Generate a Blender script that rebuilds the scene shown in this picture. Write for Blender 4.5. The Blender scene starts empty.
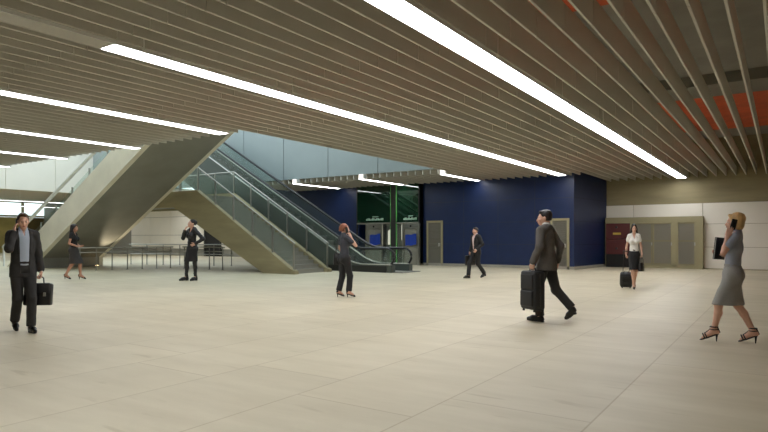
import bpy, bmesh, math, random
import numpy as np
from mathutils import Vector, Matrix
random.seed(7)
SC = bpy.context.scene
COL = SC.collection
PI = math.pi
# ------------------------------------------------------------------ camera
F_PX, CAM_H, HORIZON = 590.0, 1.40, 238.0
TH = math.atan(398.0 / 590.0)
SN, CS = math.sin(TH), math.cos(TH)
cam_data = bpy.data.cameras.new('camera'); cam = bpy.data.objects.new('camera', cam_data)
COL.objects.link(cam); SC.camera = cam
cam.location = (0, 0, CAM_H); cam.rotation_euler = (PI / 2, 0, TH)
cam_data.sensor_width = 36.0; cam_data.lens = F_PX / 768 * 36.0
cam_data.shift_y = (HORIZON - 216) / 768.0
cam_data.clip_end = 300
SC.view_settings.view_transform = 'Standard'; SC.view_settings.look = 'None'
SC.view_settings.exposure = 0.0; SC.view_settings.gamma = 1.0
SC.view_settings.use_curve_mapping = False
SC.cycles.diffuse_bounces = 10; SC.cycles.max_bounces = 16; SC.cycles.transparent_max_bounces = 24

def world_xy(px, d):
    xc = (px - 384) / F_PX * d
    return (CS * xc - SN * d, SN * xc + CS * d)
def floor_pt(px, py):
    return world_xy(px, CAM_H * F_PX / (py - HORIZON))
def x_on(px, Y):
    r = (px - 384) / F_PX
    d = Y / (SN * r + CS)
    return d * (CS * r - SN)

# ------------------------------------------------------------------ materials
def lin(c):
    return tuple(((v / 255 / 12.92) if v / 255 <= .04045 else ((v / 255 + .055) / 1.055) ** 2.4) for v in c)
def mat(name, rgb, rough=.6, metal=0.0, noise=None, amount=.15, emit=None, strength=0, trans=0, bump=0, spec=.5, stretch=(1, 1, 1)):
    m = bpy.data.materials.new(name); m.use_nodes = True
    nt = m.node_tree; b = nt.nodes['Principled BSDF']
    c = lin(rgb) + (1,)
    b.inputs['Base Color'].default_value = c
    b.inputs['Roughness'].default_value = rough
    b.inputs['Metallic'].default_value = metal
    b.inputs['Specular IOR Level'].default_value = spec
    if trans: b.inputs['Transmission Weight'].default_value = trans
    if emit:
        b.inputs['Emission Color'].default_value = lin(emit) + (1,)
        b.inputs['Emission Strength'].default_value = strength
    if noise:
        tc = nt.nodes.new('ShaderNodeTexCoord'); mp = nt.nodes.new('ShaderNodeMapping')
        mp.inputs['Scale'].default_value = stretch
        nz = nt.nodes.new('ShaderNodeTexNoise'); nz.inputs['Scale'].default_value = noise
        nz.inputs['Detail'].default_value = 5; nz.inputs['Roughness'].default_value = .6
        rp = nt.nodes.new('ShaderNodeValToRGB')
        rp.color_ramp.elements[0].position = .3; rp.color_ramp.elements[1].position = .72
        rp.color_ramp.elements[0].color = tuple(v * (1 - amount) for v in c[:3]) + (1,)
        rp.color_ramp.elements[1].color = tuple(min(1, v * (1 + amount)) for v in c[:3]) + (1,)
        nt.links.new(tc.outputs['Object'], mp.inputs['Vector']); nt.links.new(mp.outputs['Vector'], nz.inputs['Vector'])
        nt.links.new(nz.outputs['Fac'], rp.inputs['Fac']); nt.links.new(rp.outputs['Color'], b.inputs['Base Color'])
        if bump:
            bp = nt.nodes.new('ShaderNodeBump'); bp.inputs['Strength'].default_value = bump; bp.inputs['Distance'].default_value = .02
            nt.links.new(nz.outputs['Fac'], bp.inputs['Height']); nt.links.new(bp.outputs['Normal'], b.inputs['Normal'])
    return m

def floor_material():
    m = bpy.data.materials.new('pale_stone_floor'); m.use_nodes = True
    nt = m.node_tree; b = nt.nodes['Principled BSDF']; N = nt.nodes.new; L = nt.links.new
    tc = N('ShaderNodeTexCoord')
    mp = N('ShaderNodeMapping'); mp.inputs['Rotation'].default_value = (0, 0, PI / 2); mp.inputs['Location'].default_value = (.75, 0.0, 0)
    L(tc.outputs['Object'], mp.inputs['Vector'])
    br = N('ShaderNodeTexBrick')
    br.inputs['Scale'].default_value = 1.0; br.inputs['Mortar Size'].default_value = .009
    br.inputs['Brick Width'].default_value = 3.2; br.inputs['Row Height'].default_value = 1.2; br.offset = .2
    br.inputs['Mortar Smooth'].default_value = .3; br.inputs['Bias'].default_value = 0
    br.inputs['Color1'].default_value = (1, 1, 1, 1); br.inputs['Color2'].default_value = (.93, .93, .93, 1)
    br.inputs['Mortar'].default_value = (.74, .70, .64, 1)
    L(mp.outputs['Vector'], br.inputs['Vector'])
    mp2 = N('ShaderNodeMapping'); mp2.inputs['Scale'].default_value = (.55, 2.6, 1); L(tc.outputs['Object'], mp2.inputs['Vector'])
    n1 = N('ShaderNodeTexNoise'); n1.inputs['Scale'].default_value = 1.1; n1.inputs['Detail'].default_value = 8; n1.inputs['Roughness'].default_value = .62
    L(mp2.outputs['Vector'], n1.inputs['Vector'])
    n2 = N('ShaderNodeTexNoise'); n2.inputs['Scale'].default_value = .35; n2.inputs['Detail'].default_value = 4
    L(tc.outputs['Object'], n2.inputs['Vector'])
    rp = N('ShaderNodeValToRGB'); e = rp.color_ramp.elements
    e[0].position = .28; e[1].position = .72
    e[0].color = lin((205, 195, 167)) + (1,); e[1].color = lin((220, 211, 185)) + (1,)
    L(n1.outputs['Fac'], rp.inputs['Fac'])
    rp2 = N('ShaderNodeValToRGB'); e = rp2.color_ramp.elements
    e[0].position = .3; e[1].position = .7; e[0].color = (.86, .85, .82, 1); e[1].color = (1, 1, 1, 1)
    L(n2.outputs['Fac'], rp2.inputs['Fac'])
    mp3 = N('ShaderNodeMapping'); mp3.inputs['Scale'].default_value = (.9, 4.5, 1); L(tc.outputs['Object'], mp3.inputs['Vector'])
    n3 = N('ShaderNodeTexNoise'); n3.inputs['Scale'].default_value = 1.3; n3.inputs['Detail'].default_value = 3
    L(mp3.outputs['Vector'], n3.inputs['Vector'])
    rp3 = N('ShaderNodeValToRGB'); e = rp3.color_ramp.elements
    e[0].position = .26; e[1].position = .36; e[0].color = (.84, .82, .77, 1); e[1].color = (1, 1, 1, 1)
    L(n3.outputs['Fac'], rp3.inputs['Fac'])
    prev = rp.outputs['Color']
    for s in (rp2.outputs['Color'], br.outputs['Color'], rp3.outputs['Color']):
        mx = N('ShaderNodeMix'); mx.data_type = 'RGBA'; mx.blend_type = 'MULTIPLY'; mx.inputs[0].default_value = 1
        L(prev, mx.inputs[6]); L(s, mx.inputs[7]); prev = mx.outputs[2]
    L(prev, b.inputs['Base Color'])
    b.inputs['Roughness'].default_value = .48; b.inputs['Specular IOR Level'].default_value = .35
    return m

def blue_wall_material():
    m = mat('blue_cladding', (9, 32, 74), .42, noise=2.2, amount=.10)
    return m

M = dict(
    floor=floor_material(),
    baffle=mat('taupe_baffle', (198, 195, 184), .6, noise=1.5, amount=.05, stretch=(1, .2, 1)),
    slab=mat('grey_soffit', (150, 148, 140), .9, noise=.6, amount=.15),
    orange=mat('orange_beam_paint', (214, 96, 50), .7, noise=1.2, amount=.2),
    concrete=mat('olive_concrete', (150, 140, 108), .8, noise=1.1, amount=.18, bump=.15, stretch=(.4, .4, 2.2)),
    greyconcrete=mat('smooth_grey_concrete', (140, 138, 128), .75, noise=.8, amount=.10, bump=.1),
    palecon=mat('pale_concrete', (232, 226, 208), .7, noise=.9, amount=.08),
    soffitpaint=mat('pale_ceiling', (205, 198, 180), .8),
    white=mat('white_panel', (232, 227, 214), .5, noise=.5, amount=.04),
    uppanel=mat('blue_grey_panel', (150, 160, 160), .28, noise=.25, amount=.10),
    joint=mat('dark_joint', (60, 60, 58), .8),
    blue=blue_wall_material(),
    kerb=mat('grey_stone_kerb', (150, 146, 134), .7, noise=3, amount=.1),
    steel=mat('brushed_steel', (176, 174, 166), .32, 1.0, noise=4, amount=.08, stretch=(1, 1, .1)),
    dullsteel=mat('dull_steel', (150, 148, 138), .5, .7),
    darksteel=mat('dark_metal', (58, 58, 56), .45, .6),
    black=mat('black_rubber', (14, 14, 14), .38),
    bframe=mat('olive_beige_paint', (150, 142, 108), .6, noise=1.5, amount=.06),
    louvre=mat('grey_louvre', (104, 101, 88), .6),
    casing=mat('dark_grey_casing_paint', (72, 78, 72), .45),
    greymesh=mat('grey_mesh', (140, 135, 120), .6),
    red=mat('dark_red_paint', (82, 16, 12), .5, noise=2, amount=.1),
    yellow=mat('yellow_label', (190, 160, 60), .6),
    dark=mat('dark_recess', (24, 24, 22), .8),
    signblue=mat('blue_sheet', (10, 52, 150), .5, noise=2, amount=.08),
    tread=mat('tread_metal', (104, 104, 98), .5, .2),
    olive=mat('olive_cladding', (186, 172, 112), .8, noise=.8, amount=.25),
    brown=mat('brown_panel', (112, 98, 62), .8),
    letter=mat('pale_lettering', (190, 225, 205), .5),
    lampbody=mat('white_lamp_body', (225, 225, 220), .4),
    deadtube=mat('unlit_diffuser', (170, 165, 152), .35),
)
def emis(name, rgb, s):
    m = bpy.data.materials.new(name); m.use_nodes = True
    nt = m.node_tree; nt.nodes.remove(nt.nodes['Principled BSDF'])
    e = nt.nodes.new('ShaderNodeEmission'); e.inputs[0].default_value = lin(rgb) + (1,); e.inputs[1].default_value = s
    nt.links.new(e.outputs[0], nt.nodes['Material Output'].inputs[0]); return m
LAMP = 16.0
M['lit'] = emis('lit_diffuser', (251, 252, 255), LAMP)
M['litdim'] = emis('dimmer_diffuser', (250, 251, 255), LAMP * .55)
M['endlit'] = emis('lit_end_lens', (255, 249, 240), 2.2)
M['patchglow'] = emis('glowing_reflection_patch', (255, 246, 226), .75)  # glow for the bright reflection patch in the lift side glass, no lamp
def glass(name, rgb, rough=.03, alpha=.35, ior=1.45):
    # thin architectural glass: partly see-through, with real reflections
    m = bpy.data.materials.new(name); m.use_nodes = True; nt = m.node_tree; N = nt.nodes.new; L = nt.links.new
    nt.nodes.remove(nt.nodes['Principled BSDF'])
    t = N('ShaderNodeBsdfTransparent'); t.inputs[0].default_value = lin(rgb) + (1,)
    g = N('ShaderNodeBsdfGlossy'); g.inputs[0].default_value = (.9, .95, .92, 1); g.inputs['Roughness'].default_value = rough
    d = N('ShaderNodeBsdfDiffuse'); d.inputs[0].default_value = lin(rgb) + (1,)
    a = N('ShaderNodeMixShader'); a.inputs[0].default_value = alpha
    f = N('ShaderNodeFresnel'); f.inputs[0].default_value = ior
    b = N('ShaderNodeMixShader')
    L(t.outputs[0], a.inputs[1]); L(d.outputs[0], a.inputs[2])
    ge = N('ShaderNodeNewGeometry'); iv = N('ShaderNodeMath'); iv.operation = 'SUBTRACT'; iv.inputs[0].default_value = 1.0; L(ge.outputs['Backfacing'], iv.inputs[1])
    mu = N('ShaderNodeMath'); mu.operation = 'MULTIPLY'; L(f.outputs[0], mu.inputs[0]); L(iv.outputs[0], mu.inputs[1])
    L(mu.outputs[0], b.inputs[0]); L(a.outputs[0], b.inputs[1]); L(g.outputs[0], b.inputs[2])
    L(b.outputs[0], nt.nodes['Material Output'].inputs[0]); return m
M['glass'] = glass('balustrade_glass', (243, 248, 245), alpha=.02)
M['greenglass'] = glass('green_lift_glass', (32, 92, 62), .02, .22, 1.9)
M['greenedge'] = mat('green_glass_edge', (96, 170, 92), .2)

# ------------------------------------------------------------------ mesh helpers
class MB:
    def __init__(s): s.v = []; s.f = []; s.mi = []
    def add(s, vs, fs, mi=0):
        o = len(s.v); s.v += [tuple(p) for p in vs]; s.f += [tuple(i + o for i in f) for f in fs]; s.mi += [mi] * len(fs); return s
    def box(s, x0, x1, y0, y1, z0, z1, mi=0):
        vs = [(x, y, z) for z in (z0, z1) for y in (y0, y1) for x in (x0, x1)]
        return s.add(vs, [(0, 2, 3, 1), (4, 5, 7, 6), (0, 1, 5, 4), (2, 6, 7, 3), (0, 4, 6, 2), (1, 3, 7, 5)], mi)
    def rbox(s, x0, x1, y0, y1, z0, z1, r=.01, mi=0):
        bm = bmesh.new(); bmesh.ops.create_cube(bm, size=1)
        for v in bm.verts:
            v.co = Vector(((x0 + x1) / 2 + v.co.x * (x1 - x0), (y0 + y1) / 2 + v.co.y * (y1 - y0), (z0 + z1) / 2 + v.co.z * (z1 - z0)))
        bmesh.ops.bevel(bm, geom=bm.edges[:], offset=r, segments=3, affect='EDGES', profile=.5)
        bm.verts.index_update()
        s.add([v.co for v in bm.verts], [[v.index for v in f.verts] for f in bm.faces], mi); bm.free(); return s
    def prism(s, poly, axis, a, b, mi=0):
        # poly: 2D points; axis 'y': poly in (x,z), extruded y a..b ; 'x': (y,z) ; 'z': (x,y)
        n = len(poly); P = {'y': lambda p, t: (p[0], t, p[1]), 'x': lambda p, t: (t, p[0], p[1]), 'z': lambda p, t: (p[0], p[1], t)}[axis]
        vs = [P(p, a) for p in poly] + [P(p, b) for p in poly]
        fs = [tuple(range(n)), tuple(range(2 * n - 1, n - 1, -1))] + [(i, n + i, n + (i + 1) % n, (i + 1) % n) for i in range(n)]
        return s.add(vs, fs, mi)
    def tube(s, pts, r, n=10, mi=0, flat=None, cap=True):
        pts = [Vector(p) for p in pts]; rings = []
        rs = r if isinstance(r, (list, tuple)) else [r] * len(pts)
        up = Vector((0, 0, 1))
        for i, p in enumerate(pts):
            t = (pts[min(i + 1, len(pts) - 1)] - pts[max(i - 1, 0)]).normalized()
            u = up.cross(t)
            if u.length < 1e-3: u = Vector((1, 0, 0)).cross(t)
            u.normalize(); w = t.cross(u)
            fu, fw = flat or (1, 1)
            rings.append([p + (u * math.cos(2 * PI * k / n) * fu + w * math.sin(2 * PI * k / n) * fw) * rs[i] for k in range(n)])
        vs = [v for r_ in rings for v in r_]; fs = []
        for i in range(len(pts) - 1):
            for k in range(n): fs.append((i * n + k, i * n + (k + 1) % n, (i + 1) * n + (k + 1) % n, (i + 1) * n + k))
        if cap: fs += [tuple(range(n - 1, -1, -1)), tuple(range(len(vs) - n, len(vs)))]
        return s.add(vs, fs, mi)
    def build(s, name, mats, parent=None, smooth=False, loc=None):
        me = bpy.data.meshes.new(name); me.from_pydata(s.v, [], s.f)
        if not isinstance(mats, (list, tuple)): mats = [mats]
        for m in mats: me.materials.append(m)
        if len(mats) > 1: me.polygons.foreach_set('material_index', s.mi)
        bm = bmesh.new(); bm.from_mesh(me); bmesh.ops.recalc_face_normals(bm, faces=bm.faces[:]); bm.to_mesh(me); bm.free()
        if smooth:
            me.polygons.foreach_set('use_smooth', [True] * len(me.polygons)); me.set_sharp_from_angle(angle=math.radians(40))
        o = bpy.data.objects.new(name, me); COL.objects.link(o)
        if parent is not None: o.parent = parent
        if loc is not None: o.location = loc
        return o
def box(name, m, x0, x1, y0, y1, z0, z1, parent=None):
    return MB().box(x0, x1, y0, y1, z0, z1).build(name, m, parent)
def tag(o, label, cat, group=None):
    o['label'] = label; o['category'] = cat
    if group: o['group'] = group
    return o
def thing(name, label, cat, loc=(0, 0, 0), rz=0, group=None):
    o = bpy.data.objects.new(name, None); COL.objects.link(o); o.empty_display_size = .2
    o.location = loc; o.rotation_euler = (0, 0, rz); return tag(o, label, cat, group)
def struct(o, label=None):
    o['kind'] = 'structure'
    if label: o['label'] = label
    return o
# ================================================================== the setting
ZF = 4.17                      # underside of the ceiling baffles
ZS = 5.9                       # concrete soffit above them
YB = 30.3                      # far wall on the right
YBL = 26.3                     # face of the blue wall
HY0, HY1, HX = 10.75, 22.3, -11.62   # opening in the ceiling over the stairs
XL, XR, YN = -62.0, 6.0, -8.0
XP = -39.0                     # parapet on the far side of the opening

struct(MB().box(XL - 8, XR, YN, YB + 8, -.3, 0).build('floor', M['floor']))
c = MB()
c.box(HX, XR, YN, YB + .4, ZS, ZS + .5)
c.box(XL, HX, YN, HY0, ZS, ZS + .5)
c.box(-39, HX, HY1 + .25, YB + .4, ZS, ZS + .5)
ceil = struct(c.build('ceiling', M['slab']))
struct(MB().box(XL, XP - .3, HY0, YB + 3, 5.0, 5.3).build('ceiling_far', M['soffitpaint']))
# orange painted downstand beams above the baffles
struct(MB().box(HX, XR, 7.6, 11.05, 5.6, ZS).build('ceiling_beam', M['orange']))
b2 = struct(MB().box(HX, XR, 20.0, 26.2, 5.6, ZS).build('ceiling_beam', [M['orange']]))
struct(MB().box(HX, XR, 18.4, 19.98, 5.6, ZS).build('ceiling_beam', [M['greyconcrete']]))
# far wall on the right: concrete, clad with white panels
wb = struct(MB().box(-7.6, XR, YB, YB + .3, 0, ZS).build('wall_back', M['concrete']))
for cx in range(5):
    x1 = 2.91 - cx * 2.95
    x0 = max(x1 - 2.95 + .018, -7.5)
    if x1 < -7.3: continue
    for z0, z1 in ((.03, .985), (1.0, 2.03), (2.045, 2.98)):
        MB().rbox(x0, min(x1, XR), YB - .035, YB, z0, z1, .006).build('cladding_panel', M['white'], wb)
struct(MB().box(XR, XR + .3, YN, YB + .3, 0, ZS).build('wall_right', M['white']))
struct(MB().box(XL, XR + .3, YN - .3, YN, 0, ZS).build('wall_rear', M['white']))
struct(MB().box(XL - .3, XL, YN, 8, 0, ZS).build('wall_side', M['white']))
# the blue block: front, flank, base kerb
CX, CX2, LX = -7.62, -7.18, -28.0
blk = MB().prism([(LX, YBL), (-19.4, YBL), (-19.4, YBL + 2.6), (-15.3, YBL + 2.6), (-15.3, YBL), (CX, YBL), (CX2, YB), (CX2, YB + .3), (LX, YB + .3)], 'z', .10, ZS)
wbl = struct(blk.build('wall_center', M['blue']))
ks = MB().prism([(-15.3, YBL - .05), (CX + .03, YBL - .05), (CX2 + .05, YB), (CX2 - .1, YB), (CX - .08, YBL + .06), (-15.3, YBL + .06)], 'z', 0, .13)
ks.box(LX, -19.4, YBL - .05, YBL + .06, 0, .13)
struct(ks.build('baseboard_center', M['kerb']))
seam = MB()
for x in (-9.4, -11.2, -13.0):
    seam.box(x - .006, x + .006, YBL - .004, YBL + .01, .13, ZF + .3)
for z in (1.1, 2.15, 3.2):
    seam.box(-15.3, CX - .02, YBL - .004, YBL + .01, z - .006, z + .006)
    seam.prism([(CX + .003, YBL), (CX2 + .003, YB), (CX2 - .02, YB), (CX - .02, YBL + .02)], 'z', z - .006, z + .006)
seam.build('panel_seam', M['joint'], wbl)
# louvred service doors in the blue wall
def louvre_door(n, x0, x1, h):
    f = MB(); w = .10; y = YBL
    f.box(x0, x0 + w, y - .05, y + .05, 0, h); f.box(x1 - w, x1, y - .05, y + .05, 0, h); f.box(x0 + w, x1 - w, y - .05, y + .05, h - w, h)
    d = struct(f.build('door_%d' % n, M['bframe']))
    l = MB(); k = 0; z = .06
    l.box(x0 + w, x1 - w, y - .005, y + .03, .01, h - w)
    while z < h - w - .05:
        l.prism([(y - .035, z), (y - .005, z + .055), (y - .005, z + .075), (y - .042, z + .012)], 'x', x0 + w + .03, x1 - w - .03); z += .085
    l.box(x0 + w, x0 + w + .05, y - .04, y, .01, h - w); l.box(x1 - w - .05, x1 - w, y - .04, y, .01, h - w); l.box(x0 + w, x1 - w, y - .04, y, 1.0, 1.12)
    l.build('louvre_leaf', M['louvre'], d)
    MB().rbox(x1 - w - .13, x1 - w - .03, y - .09, y - .04, .98, 1.14, .01).build('door_handle', M['steel'], d)
louvre_door(1, x_on(427, YBL), x_on(443, YBL), 2.28)
louvre_door(2, x_on(550.5, YBL), x_on(569.5, YBL), 2.28)
# upper wall beyond the opening
up = MB(); up.box(-40, -11.2, HY1 + .06, HY1 + .25, 4.38, 9.5)
wu = struct(up.build('wall_upper', M['uppanel']))
for k in range(10):
    x1 = -12.45 - 2.95 * k + 0.0
    MB().rbox(x1 - 2.95 + .03, x1, HY1, HY1 + .06, 4.38, 9.5, .01).build('cladding_panel', M['uppanel'], wu)
MB().box(-39.4, -12.4, HY1 + .02, HY1 + .065, 4.40, 9.5).build('joint_backing', M['joint'], wu)
pp = struct(MB().box(XP - .25, XP - .06, HY0, HY1 + .2, 4.38, 9.5).build('wall_parapet', M['white']))
for k in range(4):
    y0 = 10.9 + 2.95 * k
    MB().rbox(XP - .06, XP, y0 + .03, min(y0 + 2.95, HY1), 4.38, 9.5, .01).build('cladding_panel', M['white'], pp)
struct(MB().box(XP - .3, HX, HY0 - .05, HY0 + .08, 4.5, 9.5).build('wall_fascia', M['white']))
struct(MB().box(HX - .06, HX + .1, HY0, HY1 + .1, 4.5, 9.5).build('wall_fascia', M['uppanel']))
# hall beyond the stairs: pale panelled wall with a dark doorway, and the far daylight side
wf = struct(MB().box(XL, LX, YB, YB + .3, .0, 5.0).build('wall_far', M['greyconcrete']))
for k in range(7):
    x0 = -46.9 + 2.7 * k
    if k == 1: pass
    for z0, z1 in ((.55, 1.62), (1.65, 3.1), (3.13, 4.6)):
        if x0 + 2.68 > -29: continue
        MB().rbox(x0, x0 + 2.67, YB - .06, YB, z0, z1, .006).build('cladding_panel', M['white'], wf)
dd = struct(MB().box(-37.1, -35.4, YB - .10, YB + .02, 0, 3.0).build('door_3', M['dark']))
MB().box(-37.2, -37.05, YB - .16, YB, 0, 3.1).box(-35.45, -35.3, YB - .16, YB, 0, 3.1).box(-37.2, -35.3, YB - .16, YB, 3.0, 3.12).build('door_frame', M['darksteel'], dd)
# far left end: daylight facade with clerestory, olive cladding and open bays
fx = XL
fa = MB(); fa.box(fx - .2, fx, 8, 40, 3.45, 3.65); fa.box(fx - .2, fx, 8, 40, 4.85, 5.3)
bays = [8 + 2.9 * k for k in range(12)]
for y in bays: fa.box(fx - .2, fx, y - .12, y + .12, 0, 5.0)
fac = struct(fa.build('wall_left', M['palecon']))
for k, y in enumerate(bays[:-1]):
    MB().box(fx - .15, fx - .05, y + .14, y + 2.74, 0, 3.43).build('cladding_panel', M[('olive', 'brown', 'glass')[k % 3]], fac)
    struct(box('window_%d' % (k + 1), M['glass'], fx - .12, fx - .09, y + .12, y + 2.78, 3.65, 4.85))
struct(MB().box(XL - .2, XP - .3, 40, 40.3, 0, 5).build('wall_end', M['white']))
# ------------------------------------------------------------------ ceiling baffles
PITCH = .378; LX0 = -3.76; LP = 11 * PITCH
JY = 4.75; JP = 3.15
def baffle_mesh(y0, y1):
    t, zb, zt = .019, ZF, ZF + .38
    prof = [(-t, zb + .006), (-t + .006, zb), (t - .006, zb), (t, zb + .006), (t, zt), (-t, zt)]
    ys = [(y0, 1)]
    k = math.ceil((y0 - JY) / JP + 1e-6)
    while JY + k * JP < y1 - .05:
        j = JY + k * JP
        if j > y0 + .05: ys += [(j - .010, 1), (j - .010, 0), (j + .010, 0), (j + .010, 1)]
        k += 1
    ys.append((y1, 1)); n = len(prof); vs = []; fs = []
    for y, full in ys:
        for (x, z) in prof:
            vs.append((x if full else x * .45, y, z if full else max(z, zb + .02)))
    for i in range(len(ys) - 1):
        for k2 in range(n): fs.append((i * n + k2, i * n + (k2 + 1) % n, (i + 1) * n + (k2 + 1) % n, (i + 1) * n + k2))
    fs += [tuple(range(n)), tuple(range(len(vs) - n, len(vs)))]
    return MB().add(vs, fs)
ORD = ['zeroth', 'first', 'second', 'third', 'fourth', 'fifth', 'sixth', 'seventh', 'eighth', 'ninth', 'tenth', 'eleventh', 'twelfth']
STRIP = {0: 'the brightest strip light', 1: 'the strip light ending at the blue corner', 2: 'the strip light stopping above the concrete stair soffit',
         3: 'the strip light fourth from the brightest', 4: 'the strip light fifth from the brightest', 5: 'the dim strip light at the far edge', 6: 'the dim far strip'}
def place_baffle(x, y0, y1, label, group):
    o = baffle_mesh(y0, y1).build('ceiling_baffle', M['baffle']); o.location = (x, 0, 0); tag(o, label, 'ceiling baffle', group)
for bay in range(-1, 7):
    for j in range(0, 11):
        x = LX0 - LP * bay - PITCH * (j + .5)
        if x < -27.9: continue
        full = x > HX
        yend = (YB if x > -7.3 else YBL) if full else HY0
        if bay == -1: lab = 'long taupe ceiling baffle, %s to the right of the brightest strip light' % ORD[11 - j]
        else: lab = ('long' if full else 'short') + ' taupe ceiling baffle, %s beyond %s' % (ORD[j + 1], STRIP[bay])
        place_baffle(x, -3.4, yend - .02, lab, 'taupe ceiling baffles')
        if not full and x > -24.2:
            place_baffle(x, HY1 + .02, YBL - .02, 'stub of taupe baffle before the blue wall, %s beyond %s' % (ORD[j + 1], {2: 'the lamp over the louvred door', 3: 'the lamp above the lift doors', 4: 'the lamp over the escalator'}.get(bay, 'the hidden lamp')), 'baffle stubs by the blue wall')
# ------------------------------------------------------------------ strip lights
def strip_light(x, y0, y1, label, group, dark_until=None, m='lit', w=.19, zt=-.006):
    t = thing('strip_light', label, 'strip light', (x, y0, ZF), 0, group)
    L = y1 - y0; zb = -.055 if zt < 0 else -.03
    MB().box(-w, w, 0, L, zb + .012, zt).box(-w, -w + .007, 0, L, zb - .006, zb + .012).box(w - .007, w, 0, L, zb - .006, zb + .012).build('housing', M['lampbody'], t)
    js = [y0]; k = math.ceil((y0 - JY) / JP + .05)
    while JY + k * JP < y1 - .4: js.append(JY + k * JP); k += 1
    js.append(y1)
    for a, b in zip(js[:-1], js[1:]):
        lit = dark_until is None or a >= dark_until - .02
        MB().box(-w + .008, w - .008, a - y0 + .006, b - y0 - .006, zb, zb + .02).build('diffuser', M[m] if lit else M['deadtube'], t)
        MB().tube([(w + .026, a + .42 - y0, zb + .012), (w + .026, a + .42 - y0, ZS - ZF)], .009, 8).box(w - .02, w + .035, a + .405 - y0, a + .435 - y0, zb + .014, zb + .034).build('hanger', M['lampbody'], t)
    for yy in ((-.004, L + .004) if zt > .1 else ()):
        MB().box(-w + .01, w - .01, yy - .004, yy + .004, zb + .02, zt - .01).build('end_lens', M['endlit'], t)
G = 'suspended strip lights'
strip_light(LX0, -3.4, 29.75, 'brightest suspended strip light running from overhead to the concrete wall', G)
strip_light(LX0 - LP, -3.4, 25.6, 'suspended strip light ending at the blue wall corner, one end unlit', G, dark_until=4.75)
strip_light(LX0 - 2 * LP, 4.2, 10.45, 'suspended strip light stopping above the dark concrete stair soffit', G)
strip_light(LX0 - 3 * LP, 3.4, 10.7, 'short suspended strip light stopping over the pale balustrade of the rising stair', G, m='litdim')
strip_light(LX0 - 4 * LP, 3.4, 10.7, 'dim suspended strip light second from the far edge of the baffles', G, m='litdim')
strip_light(LX0 - 5 * LP, 3.4, 10.7, 'dim suspended strip light nearest the far edge of the baffles', G, m='litdim')
strip_light(LX0 - 2 * LP, HY1 + .1, 26.0, 'small strip light pointing at the blue wall above the louvred door', G, w=.13, zt=.2)
strip_light(LX0 - 3 * LP, HY1 - .15, 25.8, 'small strip light with square white end above the glass lifts', G, w=.13, zt=.2)
strip_light(LX0 - 4 * LP, HY1 - .15, 25.8, 'small strip light with square white end above the escalator', G, w=.13, zt=.2)
strip_light(-46.5, 11.0, 28.0, 'added strip light just beyond the pale parapet panels, brightening the far hall', G, m='litdim')  # added lamp, brightens the otherwise dark far-left hall
strip_light(-54.0, 11.0, 28.0, 'added strip light nearest the clerestory windows, brightening the facade', G, m='litdim')  # likewise added, lights the olive facade panels
strip_light(-33.0, 23.0, 29.6, 'added hidden strip light over the pale hall beyond the stairs', G)  # added lamp out of view, lights the pale back wall and floor
strip_light(-38.5, 23.0, 29.6, 'added hidden strip light furthest back over the pale hall', G)  # second added lamp out of view for the same wall
# ------------------------------------------------------------------ utility cabinet in front of the far wall
YC = 29.8
cx0, cx1 = CX2 + .06, x_on(703, YC)
cab = thing('utility_cabinet', 'long olive framed utility cabinet with grey mesh doors by the white wall', 'cabinet', (0, 0, 0))
H = 2.38
rx0, rx1 = x_on(605.5, YC), x_on(630, YC)
d1 = (x_on(635, YC), x_on(652.3, YC)); d2 = (x_on(652.8, YC), x_on(672, YC)); d3 = (x_on(677, YC), x_on(695.5, YC))
fr = MB()
fr.box(cx0, cx1, YC, YB - .04, H - .27, H); fr.box(cx0, rx0, YC, YB - .04, 0, H - .27); fr.box(rx1, d1[0], YC, YB - .04, .1, H - .27)
fr.box(d2[1], d3[0], YC, YB - .04, .1, H - .27); fr.box(d3[1], cx1, YC, YB - .04, 0, H - .27); fr.box(rx1, d3[1], YC, YB - .04, 0, .16)
fr.build('cabinet_frame', M['bframe'], cab)
MB().box(rx1, d3[1], YB - .2, YB - .05, .16, H - .27).build('back_panel', M['greymesh'], cab)
def mesh_door(a, b):
    f = MB(); w = .05; z0, z1 = .17, H - .28; y = YC + .01
    f.box(a, a + w, y, y + .04, z0, z1); f.box(b - w, b, y, y + .04, z0, z1)
    for z in (z0, 1.24, z1 - w): f.box(a + w, b - w, y, y + .04, z, z + w)
    d = f.build('mesh_door', M['bframe'], cab)
    g = MB(); z = z0 + w + .01
    while z < z1 - w - .02:
        g.box(a + w, b - w, y + .012, y + .022, z, z + .022); z += .036
    n = int((b - a) / .12)
    for i in range(1, n): g.box(a + (b - a) * i / n - .008, a + (b - a) * i / n + .008, y + .022, y + .03, z0, z1)
    g.build('mesh_infill', M['greymesh'], d)
    MB().rbox(b - .045, b - .01, y - .03, y, 1.05, 1.2, .006).build('latch', M['steel'], d)
for d in (d1, d2, d3): mesh_door(*d)
fc = thing('fire_hose_cabinet', 'dark red fire hose cabinet with yellow plate inside the olive cabinet frame', 'fire cabinet', (0, 0, 0))
MB().box(rx0 + .01, rx1 - .01, YC + .06, YB - .06, 0.0, .62).build('base_recess', M['dark'], fc)
rd = MB(); rd.rbox(rx0 + .01, rx1 - .01, YC + .03, YB - .1, .62, 1.34, .01).build('lower_door', M['red'], fc)
ud = MB().rbox(rx0 + .01, rx1 - .01, YC + .03, YB - .1, 1.355, 2.1, .01).build('upper_door', M['red'], fc)
MB().box(rx0 + .34, rx1 - .42, YC + .018, YC + .03, 1.56, 1.66).build('yellow_plate', M['yellow'], ud)
for z, p in ((1.92, ud), (.9, fc)):
    MB().tube([((rx0 + rx1) / 2 - .06, YC + .035, z), ((rx0 + rx1) / 2 - .06, YC - .01, z)], .05, 14).build('latch', M['black'], p)
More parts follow.
